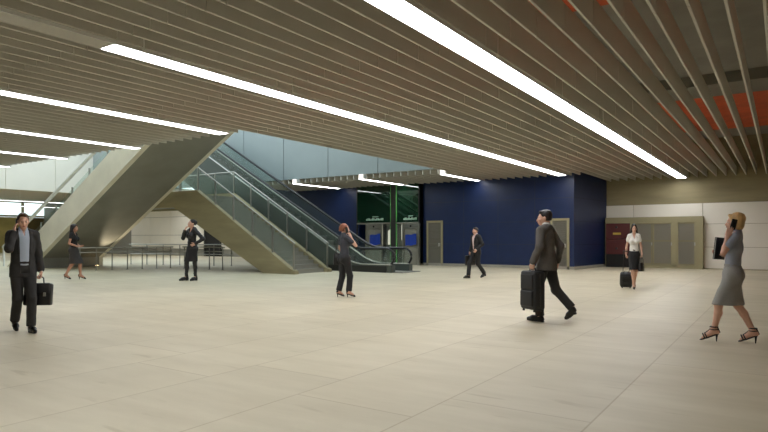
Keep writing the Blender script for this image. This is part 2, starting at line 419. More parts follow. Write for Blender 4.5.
# ------------------------------------------------------------------ glass lifts
YL = 26.0
lf = thing('lift_enclosure', 'green glass lift enclosure with dark centre post between the blue walls', 'lift', (0, 0, 0))
xa, xm0, xm1, xb = -19.35, -17.08, -16.78, -15.36
lf_f = MB(); lf_f.box(xm0, xm1, YL - .04, YL + .2, 0, 4.6)
lf_f.build('centre_post', M['darksteel'], lf)
for a, b in ((xa, xm0), (xm1, xb)):
    MB().box(a + .03, b - .03, YL, YL + .03, 2.2, 4.9).build('glass_panel', M['greenglass'], lf)
    for x in (a, b - .05): MB().box(x, x + .05, YL - .02, YL + .05, 0, 4.9).build('glass_edge', M['greenedge'] if abs(x - xm0 + .05) < .02 or abs(x - xm1) < .02 else M['darksteel'], lf)
    MB().box(a, b, YL - .02, YL + .05, 2.14, 2.22).build('transom', M['dullsteel'], lf)
MB().box(xa, xb, YL + 2.4, YL + 2.5, 0, 4.9).build('shaft_back', M['darksteel'], lf)
for a, b in ((-17.58, xm0), (xm1, -16.36)):
    MB().box(a, b, YL + .01, YL + .035, .1, 2.14).build('side_glass', M['glass'], lf)
MB().prism([(-17.62, 1.05), (xm0 - .02, 1.02), (xm0 - .02, 2.1), (-17.62, 1.78)], 'y', YL + .5, YL + .54).build('patch_glow', M['patchglow'], lf)  # added glowing shape imitating a bright reflection in the side glass
MB().prism([(xm1 + .02, 1.3), (-16.42, 1.05), (-16.2, 1.7), (xm1 + .02, 2.12)], 'y', YL + .5, YL + .54).build('patch_glow', M['patchglow'], lf)  # second half of the imitated reflection, right of the post
MB().box(-17.75, -16.15, YL + .56, YL + .6, 0, 2.14).build('car_wall', M['dullsteel'], lf)
MB().box(-17.6, -16.3, YL, YL + .06, 0, .1).build('sill_plate', M['steel'], lf)
def lift_door(a, b, label):
    t = thing('lift_door', label, 'lift door', (a, YL - .10, 0)); w = b - a; h = 2.14; e = .13
    MB().box(0, e, 0, .1, 0, h).box(w - e, w, 0, .1, 0, h).box(e, w - e, 0, .1, h - .26, h).build('door_surround', M['steel'], t)
    MB().box(e, w / 2 - .004, .05, .09, .01, h - .26).build('door_leaf', M['dullsteel'], t)
    MB().box(w / 2 + .004, w - e, .05, .09, .01, h - .26).build('door_leaf', M['dullsteel'], t)
    MB().tube([(w / 2, -.012, h - .13), (w / 2, .02, h - .13)], .055, 14).build('indicator', M['black'], t)
    return t
lift_door(-18.68, -17.6, 'steel lift door beside the escalator handrail, blue sheet taped across')
lift_door(-16.34, -15.30, 'steel lift door next to the blue wall, blue sheet taped across')
for x, lab in ((-18.36, 'blue sheet taped across the lift door beside the escalator handrail'), (-16.12, 'blue sheet taped across the lift door next to the blue wall')):
    s = MB(); n = 10; w = .66
    for i in range(n):
        for j in range(1): pass
    vs = []; fs = []
    for side, off in ((0, 0), (1, .012)):
        for i in range(n + 1):
            for j in range(5):
                vs.append((x + w * i / n, YL - .125 - off - .010 * math.sin(i * 1.3 + j * .7), 1.0 + .56 * j / 4 + .05 * (i / n) + (.02 * math.sin(i * .9) if j in (0, 4) else 0)))
    q = (n + 1) * 5
    for o in (0, q):
        for i in range(n):
            for j in range(4): fs.append((o + i * 5 + j, o + (i + 1) * 5 + j, o + (i + 1) * 5 + j + 1, o + i * 5 + j + 1))
    for i in range(n): fs.append((i * 5, i * 5 + 5, q + i * 5 + 5, q + i * 5)); fs.append((i * 5 + 4, i * 5 + 9, q + i * 5 + 9, q + i * 5 + 4))
    for i in (0, n):
        for j in range(4): fs.append((i * 5 + j, i * 5 + j + 1, q + i * 5 + j + 1, q + i * 5 + j))
    tag(s.add(vs, fs).build('taped_sheet', M['signblue'], smooth=True), lab, 'sheet', 'blue sheets on the lift doors')  # taped sheets, set just clear of the lift doors with no support
for a, b in ((-18.7, -17.55), (-16.3, -15.5)):
    s = MB(); n = 12
    for i in range(n):
        x = a + (b - a) * i / n; s.box(x, x + (b - a) / n * .62, YL - .012, YL - .002, 2.34, 2.34 + (.12 if i % 3 else .08))
    s.box(a + (b - a) * .35, b - (b - a) * .3, YL - .012, YL - .002, 2.52, 2.55)
    s.build('glass_lettering', M['letter'], lf)
# ================================================================== stairs, escalator, rails
def para(poly_bottom, poly_top): pass
T30 = math.tan(math.radians(30.8))
# --- staircase that climbs away from us behind the standing woman
SY0, SY1 = 16.85, 19.1; SX0 = -15.75; SXT = -21.3; RISE = 3.3
st = thing('staircase', 'concrete staircase with glass balustrade beside the escalator', 'staircase', (0, 0, 0))
str_ = MB()
UX = -17.2
uz = lambda x: (UX - x) * T30 * .93
for y0, y1 in ((SY0, SY0 + .22), (SY1 - .22, SY1)):
    str_.prism([(SX0 + .25, 0), (SX0 + .25, .12), (SX0, .22), (SXT, RISE + .2), (SXT - 7, RISE + .2), (SXT - 7, RISE - .5), (-22.9, RISE - .5), (UX, 0)], 'y', y0, y1)
str_.build('stringer', M['concrete'], st)
sp = MB(); n = 20; run = (SX0 - SXT) / n; rs = RISE / n
prof = [(SX0, 0)]
for i in range(n):
    prof += [(SX0 - run * i, rs * (i + 1)), (SX0 - run * (i + 1), rs * (i + 1))]
prof += [(SXT - 7, RISE), (SXT - 7, RISE - .42), (-22.9, RISE - .42), (UX - .1, .0)]
sp.prism(prof, 'y', SY0 + .22, SY1 - .22).build('flight', M['greyconcrete'], st)
nos = MB()
for i in range(n): nos.box(SX0 - run * i - .04, SX0 - run * i + .012, SY0 + .23, SY1 - .23, rs * (i + 1) - .03, rs * (i + 1) + .004)
nos.build('nosing', M['dullsteel'], st)
def balustrade(y, parent, x0, x1, z0, z1, xflat, nposts):
    h = 1.0
    MB().tube([(x0 + .06, y, z0 + h - .04), (x0, y, z0 + h), (x1, y, z1 + h), (xflat, y, z1 + h)], .026, 10).build('handrail', M['steel'], parent, True)
    for i in range(nposts):
        t = i / (nposts - 1); x = x0 + (x1 - x0) * t; z = z0 + (z1 - z0) * t
        MB().box(x - .02, x + .02, y - .03, y + .03, z - .12, z + h - .02).build('post', M['steel'], parent)
        if i < nposts - 1:
            xb = x0 + (x1 - x0) * (i + 1) / (nposts - 1); zb = z0 + (z1 - z0) * (i + 1) / (nposts - 1)
            MB().prism([(x - .05, z + .06), (xb + .05, zb + .06), (xb + .05, zb + .9), (x - .05, z + .9)], 'y', y - .006, y + .006).build('glass_panel', M['glass'], parent)
    for k in range(3):
        xa_, xb_ = x1 - .05 - 1.3 * k, x1 - 1.3 * (k + 1) + .05
        MB().box(xb_, xa_, y - .006, y + .006, z1 + .06, z1 + .9).build('glass_panel', M['glass'], parent)
        MB().box(xb_ - .07, xb_ - .03, y - .03, y + .03, z1 - .1, z1 + h - .02).build('post', M['steel'], parent)
balustrade(SY0 + .11, st, SX0 + .1, SXT, .22, RISE + .2, SXT - 4, 6)
balustrade(SY1 - .11, st, SX0 + .1, SXT, .22, RISE + .2, SXT - 4, 6)
# --- escalator
EY0, EY1 = 19.75, 21.35
ES, EX0, EX1 = math.tan(math.radians(29.6)), -14.9, -26.6
es = thing('escalator', 'steel and glass escalator with black handrails climbing beside the concrete staircase', 'escalator', (0, 0, 0))
def path(dz, x_end=-12.95, n=8):
    # centre line, shifted up dz: flat run, bend, slope
    p = [(x_end, dz), (EX0 + .55, dz)]
    for i in range(1, n):
        t = i / n; x = EX0 + .55 - 1.1 * t; p.append((x, dz + ES * 1.1 * t * t / 2))
    p.append((EX0 - .55, dz + ES * .55)); p.append((EX1, dz + ES * (EX0 - EX1)))
    return p
for y0, y1 in ((EY0, EY0 + .26), (EY1 - .26, EY1)):
    top = path(.30, -12.95); bot = [(EX1, ES * (EX0 - EX1) - 1.9), (EX0 - 1.9 / ES, 0), (-12.95, 0)]
    MB().prism(top + bot, 'y', y0, y1).build('skirt_casing', M['casing'], es)
    ym = (y0 + y1) / 2
    g0 = path(.30, -13.3); g1 = path(.92, -13.3)
    MB().prism(g0 + g1[::-1], 'y', ym - .006, ym + .006).build('balustrade_glass', M['glass'], es)
    # handrail loop round the newel
    hr = [(x, z) for x, z in path(.98, -13.3)][::-1]
    cx_, cz_, r_ = -13.3, .98 - .36, .36
    for k in range(1, 12):
        a = PI / 2 - k * PI / 11; hr.append((cx_ + r_ * 1.05 * math.cos(a), cz_ + r_ * math.sin(a)))
    MB().tube([(x, ym, z) for x, z in hr], .06, 10, flat=(1, .75)).build('handrail', M['black'], es, True)
    gl = [(x, z) for x, z in path(.93, -13.3)][::-1]
    MB().tube([(x, ym, z) for x, z in gl], .022, 8).build('handrail_guide', M['darksteel'], es, True)
    dk = path(.315, -13.0)[::-1]
    MB().tube([(x, y0 + .03, z) for x, z in dk], .035, 8).build('deck_trim', M['steel'], es, True)
    nw = [(-13.35, .27)] + [(cx_ + (r_ - .03) * math.cos(PI / 2 - k * PI / 11), cz_ + (r_ - .03) * math.sin(PI / 2 - k * PI / 11)) for k in range(0, 12)]
    MB().prism(nw, 'y', ym - .007, ym + .007).build('newel_glass', M['glass'], es)
for i in range(58):
    z = .0
    x = EX0 + .3 - .4 * i / 1.0
    z = ES * max(0, EX0 - x)
    if x - .4 < EX1: break
    MB().box(x - .40, x, EY0 + .26, EY1 - .26, max(z - .3, -.001) + .02, z + .10).build('step', M['tread'], es)
MB().box(-14.6, -12.5, EY0 + .1, EY1 - .1, .0, .028).build('landing_plate', M['dullsteel'], es)
MB().prism([(-16.2, 0.02), (EX1, ES * (EX0 - EX1) - .8), (EX1, ES * (EX0 - EX1) - .4), (-15.2, .02)], 'y', EY0 + .26, EY1 - .26).build('truss_soffit', M['casing'], es)
MB().box(-16.4, -13.2, EY0 - .02, EY0 - .001, 0, .26).build('base_plate', M['darksteel'], es)
# --- upper flight: the pale balustraded stair whose soffit rises to the right
QY0, QY1 = 13.6, 16.75; QX0 = -28.4; QXT = -15.6; QS = .55; QB = .46
q = thing('staircase', 'broad staircase with pale balustrade wall and smooth grey soffit rising to the upper floor', 'staircase', (0, 0, 0))
zb = lambda x: QB + (x - QX0) * QS
MB().prism([(QX0, QB), (QXT, zb(QXT)), (QXT, zb(QXT) + .22), (QX0 - .2, QB + .11)], 'y', QY0 + .22, QY1 - .2).box(QX0 - .3, QX0, QY0 + .22, QY1 - .2, 0, QB + .05).build('soffit', M['greyconcrete'], q)
ht = 1.22; xg = QX0 - (QB + ht) / QS
for y0, y1 in ((QY0, QY0 + .22), (QY1 - .2, QY1)):
    MB().prism([(QX0, 0), (QX0, QB), (QXT, zb(QXT)), (QXT, zb(QXT) + ht), (xg, 0)], 'y', y0, y1).build('balustrade_wall', M['palecon'], q)
n = 40; run = .29; xs = QX0 - 1.4
prof = [(xs, 0)]
for i in range(n): prof += [(xs + run * i, run * QS * (i + 1)), (xs + run * (i + 1), run * QS * (i + 1))]
prof += [(xs + run * n, run * QS * n - .2), (xs + .4, 0)]
MB().prism(prof, 'y', QY0 + .22, QY1 - .2).build('flight', M['greyconcrete'], q)
rz = 1.62
y = QY0 + .1
MB().tube([(QX0 - 3.6, y, max(.95, zb(QX0 - 3.6) + rz)), (QXT, y, zb(QXT) + rz)], .075, 10).build('handrail', M['lampbody'], q, True)
MB().tube([(QX0 - 3.55, y, 0), (QX0 - 3.55, y, .95)], .05, 10).build('newel_post', M['lampbody'], q, True)
for k in range(12):
    x = QX0 - 2.6 + 1.35 * k
    z = zb(x) + ht
    if z < .05 or x > QXT: continue
    MB().box(x - .02, x + .02, y - .03, y + .03, z - .1, z + .39).build('post', M['steel'], q)
    if x + 1.35 < QXT: MB().prism([(x + .05, z + .05), (x + 1.3, z + .05 + 1.25 * QS), (x + 1.3, z + .35 + 1.25 * QS), (x + .05, z + .35)], 'y', y - .006, y + .006).build('glass_panel', M['glass'], q)
# --- steel guard rails under the stairs
def guard_rail(a, b, n, label, hz=1.0, mid=(.14,)):
    (x0, y0), (x1, y1) = floor_pt(*a), floor_pt(*b)
    L = math.hypot(x1 - x0, y1 - y0); t = thing('guard_rail', label, 'railing', (x0, y0, 0), math.atan2(y1 - y0, x1 - x0), 'steel guard rails under the stairs')
    MB().tube([(-.12, 0, hz), (L + .12, 0, hz)], .03, 10).build('top_rail', M['steel'], t, True)
    for m_ in mid: MB().tube([(-.05, 0, hz - m_), (L + .05, 0, hz - m_)], .024, 10).build('lower_rail', M['steel'], t, True)
    for i in range(n):
        x = L * i / (n - 1)
        MB().tube([(x, 0, 0), (x, 0, hz)], .024, 8).tube([(x, 0, 0), (x, 0, .012)], .06, 12).build('post', M['dullsteel'], t, True)
guard_rail((80, 271), (170.6, 268), 7, 'double steel guard rail running behind the walking woman in the black dress', .98, (.2,))
guard_rail((184.5, 268.5), (222.5, 270), 4, 'short double steel guard rail behind the woman in the leather jacket', .99, (.19,))
guard_rail((131, 264.2), (231.5, 265.8), 7, 'long steel guard rail furthest back near the pale panelled wall', 1.06, (.5,))
# --- floor uplight washing the soffit
ux, uy = -28.0, 16.2
ul = thing('floor_uplight', 'small floor uplight at the foot of the grey stair soffit', 'lamp', (ux, uy, 0))
MB().tube([(0, 0, 0), (0, 0, .05)], .09, 16).build('lamp_body', M['darksteel'], ul, True)
MB().tube([(0, 0, .05), (0, 0, .056)], .07, 16).build('lens', emis('warm_lens', (255, 220, 160), 12), ul)
def spot(name, loc, target, power, color, angle, blend=.6, size=.1):
    l = bpy.data.lights.new(name, 'SPOT'); l.energy = power; l.color = color; l.spot_size = math.radians(angle); l.spot_blend = blend; l.shadow_soft_size = size
    o = bpy.data.objects.new(name, l); COL.objects.link(o); o.location = loc
    o.rotation_euler = (Vector(target) - Vector(loc)).to_track_quat('-Z', 'Y').to_euler(); return o
spot('uplight_beam', (ux, uy, .1), (-25.3, 16.15, 2.1), 420, (1, .86, .6), 40)
# ------------------------------------------------------------------ daylight
w = bpy.data.worlds.new('sky'); SC.world = w; w.use_nodes = True
bg = w.node_tree.nodes['Background']; bg.inputs[0].default_value = (.78, .92, 1.0, 1); bg.inputs[1].default_value = 2.4
# ================================================================== people: signed-distance bodies, one closed surface each
def V(F, L, U): return np.array([L, -F, U], float)
def nrm(v):
    v = np.asarray(v, float); return v / (np.linalg.norm(v) + 1e-9)
def p_cone(a, b, ra, rb, n=None, s=1.0): return ['c', np.asarray(a, float), np.asarray(b, float), ra, rb, n, s]
def p_ell(c, r, R=None): return ['e', np.asarray(c, float), np.asarray(r, float), R]
def p_box(c, h, R=None, rd=.01): return ['b', np.asarray(c, float), np.asarray(h, float), R, rd]
def bounds(p, off):
    if p[0] == 'c':
        r = max(p[3], p[4]) + off; return np.minimum(p[1], p[2]) - r, np.maximum(p[1], p[2]) + r
    r = (np.linalg.norm(p[2]) if p[3] is not None else p[2]) + off
    return p[1] - r, p[1] + r
def dist(p, P, off):
    if p[0] == 'c':
        _, a, b, ra, rb, n, s = p
        q = P - a; ba = b - a
        if n is not None:
            q = q + (s - 1) * (q @ n)[..., None] * n; ba = ba + (s - 1) * (ba @ n) * n
        t = np.clip((q @ ba) / (ba @ ba + 1e-12), 0, 1)
        return np.linalg.norm(q - t[..., None] * ba, axis=-1) - (ra + (rb - ra) * t) - off
    q = P - p[1]
    if p[3] is not None: q = q @ p[3]
    if p[0] == 'e':
        r = p[2] + off
        k0 = np.linalg.norm(q / r, axis=-1); k1 = np.linalg.norm(q / (r * r), axis=-1) + 1e-9
        return k0 * (k0 - 1) / k1
    h = p[2] + off - p[4]; d = np.abs(q) - h
    return np.linalg.norm(np.maximum(d, 0), axis=-1) + np.minimum(d.max(-1), 0) - p[4]
def surface(prims, h=.01, off=0.0, k=.025, mods=(), wrinkle=0.0, box_=None):
    """prims: list of (prim[, off extra[, k]]). mods: ('sub'|'int', fn). Returns verts, faces of the zero level (surface nets)."""
    PR = [(p if isinstance(p, tuple) else (p,)) for p in prims]
    PR = [(p[0], off + (p[1] if len(p) > 1 else 0), p[2] if len(p) > 2 else k) for p in PR]
    if box_ is None:
        bs = [bounds(p, o) for p, o, _ in PR]
        lo = np.min([b[0] for b in bs], 0) - 2.5 * h; hi = np.max([b[1] for b in bs], 0) + 2.5 * h
    else: lo, hi = box_
    n = np.ceil((hi - lo) / h).astype(int) + 1
    ax = [lo[i] + h * np.arange(n[i]) for i in range(3)]
    D = np.full(n, 1.0)
    for p, o, kk in PR:
        b0, b1 = bounds(p, o); m = kk + 3 * h
        i0 = np.clip(np.floor((b0 - m - lo) / h).astype(int), 0, n); i1 = np.clip(np.ceil((b1 + m - lo) / h).astype(int) + 1, 0, n)
        if np.any(i1 - i0 < 1): continue
        sl = tuple(slice(i0[i], i1[i]) for i in range(3))
        P = np.stack(np.meshgrid(*[ax[i][sl[i]] for i in range(3)], indexing='ij'), -1)
        d = dist(p, P, o); a = D[sl]
        hh = np.clip(.5 + .5 * (a - d) / kk, 0, 1)
        D[sl] = a * (1 - hh) + d * hh - kk * hh * (1 - hh)
    if mods or wrinkle:
        P = np.stack(np.meshgrid(*ax, indexing='ij'), -1)
        if wrinkle:
            x, y, z = P[..., 0], P[..., 1], P[..., 2]
            D = D + wrinkle * (np.sin(31 * z + 17 * x + 2 * np.sin(13 * y + 5 * x)) * np.sin(21 * x - 14 * y + 9 * z) + .6 * np.sin(52 * x + 11 * z + 30 * y))
        for op, fn in mods:
            d = fn(P); D = np.maximum(D, -d) if op == 'sub' else np.maximum(D, d)
    D[[0, -1]] = 1; D[:, [0, -1]] = 1; D[:, :, [0, -1]] = 1
    S = D < 0
    c = [S[i:n[0] - 1 + i, j:n[1] - 1 + j, l:n[2] - 1 + l] for i in (0, 1) for j in (0, 1) for l in (0, 1)]
    cnt = sum(x.astype(np.int8) for x in c)
    A = np.argwhere((cnt > 0) & (cnt < 8))
    idx = np.full(n - 1, -1, int); idx[tuple(A.T)] = np.arange(len(A))
    acc = np.zeros((len(A), 3)); num = np.zeros(len(A))
    cor = [(i, j, l) for i in (0, 1) for j in (0, 1) for l in (0, 1)]
    for u in cor:
        for ax_ in range(3):
            if u[ax_]: continue
            v = list(u); v[ax_] = 1
            du = D[A[:, 0] + u[0], A[:, 1] + u[1], A[:, 2] + u[2]]; dv = D[A[:, 0] + v[0], A[:, 1] + v[1], A[:, 2] + v[2]]
            m = (du < 0) != (dv < 0)
            t = np.where(m, du / np.where(np.abs(du - dv) < 1e-12, 1, du - dv), 0)
            pt = np.array(u, float)[None] + t[:, None] * (np.array(v, float) - np.array(u, float))[None]
            acc += np.where(m[:, None], pt, 0); num += m
    verts = lo + h * (A + acc / num[:, None])
    F = []
    for a in range(3):
        b, c_ = (a + 1) % 3, (a + 2) % 3
        s0 = [slice(None)] * 3; s1 = [slice(None)] * 3
        s0[a] = slice(0, n[a] - 1); s1[a] = slice(1, n[a])
        for q in (b, c_): s0[q] = slice(1, n[q] - 1); s1[q] = slice(1, n[q] - 1)
        X = S[tuple(s0)]; Y = S[tuple(s1)]
        E = np.argwhere(X != Y)
        fl = X[tuple(E.T)]
        base = E.copy(); base[:, b] += 1; base[:, c_] += 1
        def g(db, dc):
            q = base.copy(); q[:, b] += db; q[:, c_] += dc; return idx[tuple(q.T)]
        Q = np.stack([g(-1, -1), g(0, -1), g(0, 0), g(-1, 0)], 1)
        Q[~fl] = Q[~fl][:, ::-1]
        F.append(Q)
    F = np.concatenate(F); F = F[(F >= 0).all(1)]
    return verts, F
def mesh_from(parts, name, m, parent, smooth=True):
    vs = []; fs = []; o = 0
    for v, f in parts: vs.append(v); fs.append(f + o); o += len(v)
    v = np.concatenate(vs); f = np.concatenate(fs)
    me = bpy.data.meshes.new(name)
    me.vertices.add(len(v)); me.vertices.foreach_set('co', v.astype(np.float32).ravel())
    me.loops.add(f.size); me.loops.foreach_set('vertex_index', f.astype(np.int32).ravel())
    me.polygons.add(len(f)); me.polygons.foreach_set('loop_start', np.arange(0, f.size, 4, dtype=np.int32)); me.polygons.foreach_set('loop_total', np.full(len(f), 4, np.int32))
    me.update(calc_edges=True); me.validate()
    me.polygons.foreach_set('use_smooth', [smooth] * len(me.polygons))
    me.materials.append(m)
    ob = bpy.data.objects.new(name, me); COL.objects.link(ob); ob.parent = parent; return ob

SK = dict(
    skin=mat('skin', (206, 160, 136), .5, noise=14, amount=.05), skintan=mat('tanned_skin', (190, 140, 114), .5, noise=14, amount=.05),
    lips=mat('lips', (168, 92, 84), .45), eye=mat('eye_white', (190, 184, 176), .4), iris=mat('iris', (48, 36, 28), .3),
    hairdark=mat('dark_hair', (30, 24, 20), .45, noise=30, amount=.3, stretch=(1, 1, .12)), hairbrown=mat('brown_hair', (78, 54, 36), .45, noise=30, amount=.3, stretch=(1, 1, .12)),
    hairred=mat('auburn_hair', (128, 76, 50), .45, noise=30, amount=.3, stretch=(1, 1, .12)), hairblond=mat('blonde_hair', (196, 160, 106), .45, noise=30, amount=.25, stretch=(1, 1, .12)),
    suit=mat('charcoal_suit', (44, 42, 40), .8, noise=60, amount=.12), suitgrey=mat('grey_suit', (84, 79, 74), .8, noise=60, amount=.12), suitblack=mat('black_suit', (26, 26, 28), .75, noise=60, amount=.12),
    navy=mat('slate_top', (52, 54, 62), .75, noise=50, amount=.1), shirtblue=mat('pale_blue_shirt', (176, 186, 200), .7), shirtpink=mat('pale_pink_shirt', (214, 186, 182), .7), white=mat('white_blouse', (226, 222, 214), .7),
    greyblouse=mat('blue_grey_blouse', (138, 142, 152), .7, noise=40, amount=.06), greyskirt=mat('grey_skirt', (140, 138, 134), .8, noise=70, amount=.08), blackcloth=mat('black_cloth', (24, 23, 24), .75, noise=50, amount=.15), darkskirt=mat('sheer_dark_skirt', (58, 54, 52), .8, noise=40, amount=.12),
    leather=mat('black_leather', (26, 24, 24), .35, noise=18, amount=.2), tights=mat('black_tights', (28, 26, 26), .55), shoe=mat('black_shoe_leather', (16, 15, 15), .3), case=mat('black_case_fabric', (22, 22, 23), .6, noise=60, amount=.2),
    phone=mat('black_phone', (12, 12, 13), .2), rubber=mat('wheel_rubber', (20, 20, 20), .6), cuff=mat('shirt_cuff', (215, 212, 206), .7))

def rotm(yaw=0, pitch=0, roll=0):
    # yaw>0 turns to the person's left, pitch>0 looks down, roll>0 tips to the person's left
    return np.array(Matrix.Rotation(math.radians(yaw), 3, 'Z') @ Matrix.Rotation(math.radians(-pitch), 3, 'X').inverted() @ Matrix.Rotation(math.radians(roll), 3, 'Y'))
def head_prims(c, R, fem):
    T = lambda x, y, z: c + R @ np.array([x, y, z], float)
    w = .95 if fem else 1.0
    pr = [p_ell(T(0, .018, .035), (.075 * w, .094, .086), R), p_ell(T(0, -.028, -.028), (.061 * w, .068, .082), R),
          (p_ell(T(0, -.05, -.088), (.034 * w, .036, .028), R), 0, .03),
          (p_cone(T(0, -.09, .004), T(0, -.108, -.03), .008, .0125), 0, .012), (p_ell(T(0, -.1, -.034), (.016, .012, .009), R), 0, .008),
          (p_cone(T(-.036, -.083, .022), T(.036, -.083, .022), .010, .010), 0, .012),
          (p_ell(T(0, -.09, -.06), (.022, .012, .009), R), 0, .01),
          (p_ell(T(.044, -.062, -.02), (.02, .02, .018), R), 0, .02), (p_ell(T(-.044, -.062, -.02), (.02, .02, .018), R), 0, .02)]
    for s in (-1, 1):
        pr.append((p_ell(T(s * .075 * w, .012, -.006), (.010, .019, .031), R), 0, .006))
    return pr, T
def hand_prims(w, d, n, side, curl, sc=1.0, spread=.12):
    d = nrm(d); n = np.asarray(n, float); n = nrm(n - d * (n @ d)); u = np.cross(d, n) * (1 if side < 0 else -1)
    R = np.stack([u, d, n], 1); q = lambda a, b, c: w + sc * (u * a + d * b + n * c)
    pr = [(p_box(q(0, .05, 0), (.039 * sc, .046 * sc, .014 * sc), R, .012 * sc), 0, .012), (p_cone(w - d * .03, q(0, .02, 0), .026 * sc, .022 * sc), 0, .02)]
    for i, (o, L) in enumerate(((.029, .072), (.010, .080), (-.0105, .074), (-.030, .058))):
        a = q(o, .088 - abs(i - 1) * .004, 0); ang = math.atan2(o, 1) * 0; sp = spread * (1.2 - i * .8) * .5
        for j, (fr, cu) in enumerate(((.44, .75), (.31, 1.1), (.25, .8))):
            ang += curl * cu
            dirv = nrm(d * math.cos(ang) + n * math.sin(ang) + u * sp * math.cos(ang))
            b = a + dirv * L * fr * sc; r0, r1 = (.0095 - j * .0009) * sc, (.0092 - (j + 1) * .0009) * sc
            pr.append((p_cone(a, b, r0, r1), 0, .004)); a = b
    a = q(.026, .022, .004); t1 = nrm(u * .75 + d * .65 + n * (.25 + .3 * curl)); b = a + t1 * .042 * sc
    t2 = nrm(u * (.35 - .3 * curl) + d * .8 + n * (.2 + .55 * curl)); c = b + t2 * .034 * sc; e = c + nrm(t2 + n * .25 * curl) * .026 * sc
    pr += [(p_cone(a, b, .014 * sc, .011 * sc), 0, .012), (p_cone(b, c, .011 * sc, .0095 * sc), 0, .004), (p_cone(c, e, .0095 * sc, .008 * sc), 0, .004)]
    return pr, q

def person(label, px, py, yaw, c, s=1.0):
    fem = c.get('fem', False); hi = c.get('h', .010)
    gx, gy = floor_pt(px, py); v = nrm((gx, gy)); rt = np.array((v[1], -v[0]))
    a = math.radians(yaw); f = math.sin(a) * rt - math.cos(a) * v
    rz = math.atan2(f[0], -f[1])
    root = thing('person', label, 'person', (gx, gy, 0), rz, 'people crossing the hall'); sx, sy = c.get('slim', (1, 1)); root.scale = (s * sx, s * sy, s)
    lean = c.get('lean', 0.0)
    def S(p):
        p = np.array(p, float); p[1] -= lean * max(0, p[2] - .92); return p
    Y = np.array([0, 1.0, 0])
    # ---- joints
    sw = .143 if fem else .176
    sh = {'L': S((sw, .01, 1.415)), 'R': S((-sw, .01, 1.415))}
    for k in 'LR':
        if 'sh' + k in c: sh[k] = V(*c['sh' + k])
    hp = {'L': np.array((.088, 0, .91)), 'R': np.array((-.088, 0, .91))}
    J = {k: V(*c[k]) for k in ('kneeL', 'kneeR', 'ankL', 'ankR', 'toeL', 'toeR', 'elbL', 'elbR', 'wriL', 'wriR')}
    hc = S((0, -.012, 1.612)) + np.array(c.get('hoff', (0, 0, 0)), float); HR = rotm(*c.get('head', (0, 0, 0)))
    # ---- body
    if fem:
        torso = [p_ell(S((0, .012, .93)), (.143, .105, .13)), p_cone(S((0, .0, 1.0)), S((0, 0, 1.15)), .122, .110, Y, 1.35), p_ell(S((0, .005, 1.28)), (.132, .092, .15)),
                 p_cone(S((-.105, .012, 1.41)), S((.105, .012, 1.41)), .045, .045), p_ell(S((.068, -.072, 1.27)), (.062, .058, .062)), p_ell(S((-.068, -.072, 1.27)), (.062, .058, .062)),
                 p_ell(S((.065, .062, .90)), (.084, .072, .09)), p_ell(S((-.065, .062, .90)), (.084, .072, .09))]
    else:
        torso = [p_ell(S((0, .01, .94)), (.16, .112, .13)), p_cone(S((0, .0, 1.0)), S((0, 0, 1.2)), .146, .154, Y, 1.38), p_ell(S((0, .0, 1.30)), (.164, .112, .17)),
                 p_cone(S((-.14, .01, 1.415)), S((.14, .01, 1.415)), .06, .06), p_ell(S((.06, .06, .90)), (.09, .07, .09)), p_ell(S((-.06, .06, .90)), (.09, .07, .09))]
    nr = .049 if fem else .056
    neck = [p_cone(S((0, .02, 1.42)), hc + HR @ np.array((0, .022, -.06)), nr * 1.12, nr), p_cone(S((.09, .02, 1.43)), S((.02, .025, 1.50)), .042, .034), p_cone(S((-.09, .02, 1.43)), S((-.02, .025, 1.50)), .042, .034)]
    g = .78 if fem else .94
    arms = {}; legs = {}; feet = {}; hands = {}; HQ = {}
    for k, sg in (('L', 1), ('R', -1)):
        e, w = J['elb' + k], J['wri' + k]
        m = e + (w - e) * .3
        arms[k] = [p_cone(sh[k], e, .053 * g, .041 * g), p_cone(e, m, .041 * g, .042 * g), p_cone(m, w, .042 * g, .026 * g)]
        kn, an, to = J['knee' + k], J['ank' + k], J['toe' + k]
        cf = kn + (an - kn) * .33 + np.array((0, .014, 0))
        legs[k] = [p_cone(hp[k], kn, .090, .055 * (.95 if fem else 1)), p_cone(kn, cf, .052, .054 * (.92 if fem else 1)), p_cone(cf, an, .053 * (.92 if fem else 1), .034)]
        fd = nrm(to - an); flat = nrm((to - an) * np.array((1, 1, 0)))
        heel = an - flat * .035 + np.array((0, 0, -.045 if an[2] < .14 else -.035))
        ball = an + (to - an) * .68
        feet[k] = [p_cone(an, heel, .034, .03), p_cone(heel, ball, .029, .031), p_cone(an, ball, .034, .026), p_cone(ball, to, .03, .022)]
        J['heel' + k] = heel; J['ball' + k] = ball; J['fdir' + k] = flat
        hd, hn, cu = c['hand' + k]
        hands[k], HQ[k] = hand_prims(w, V(*hd), V(*hn), sg, cu, .92 if fem else 1.0)
    hpr, T = head_prims(hc, HR, fem)
    eyes_cut = [('sub', lambda P, s_=s_: dist(p_ell(T(s_ * .031, -.092, .004), (.015, .010, .008), HR), P, 0)) for s_ in (-1, 1)]
    skin = SK[c.get('skin', 'skin')]
    body = torso + neck + hpr + [x for k in 'LR' for x in arms[k] + legs[k] + feet[k]]
    # palms come in at the body's resolution, the fingers on a finer grid of the same field
    ctr = {k: HQ[k](0, .075, 0) for k in 'LR'}; RB = .115
    def outside(P): return -np.minimum(np.linalg.norm(P - ctr['L'], axis=-1) - RB, np.linalg.norm(P - ctr['R'], axis=-1) - RB)
    allp = body + hands['L'] + hands['R']
    vb, fb = surface(allp, hi, 0, .022, eyes_cut)
    cen = vb[fb].mean(1)
    keep = (np.linalg.norm(cen - ctr['L'], axis=1) > RB) & (np.linalg.norm(cen - ctr['R'], axis=1) > RB)
    parts = [(vb, fb[keep])]
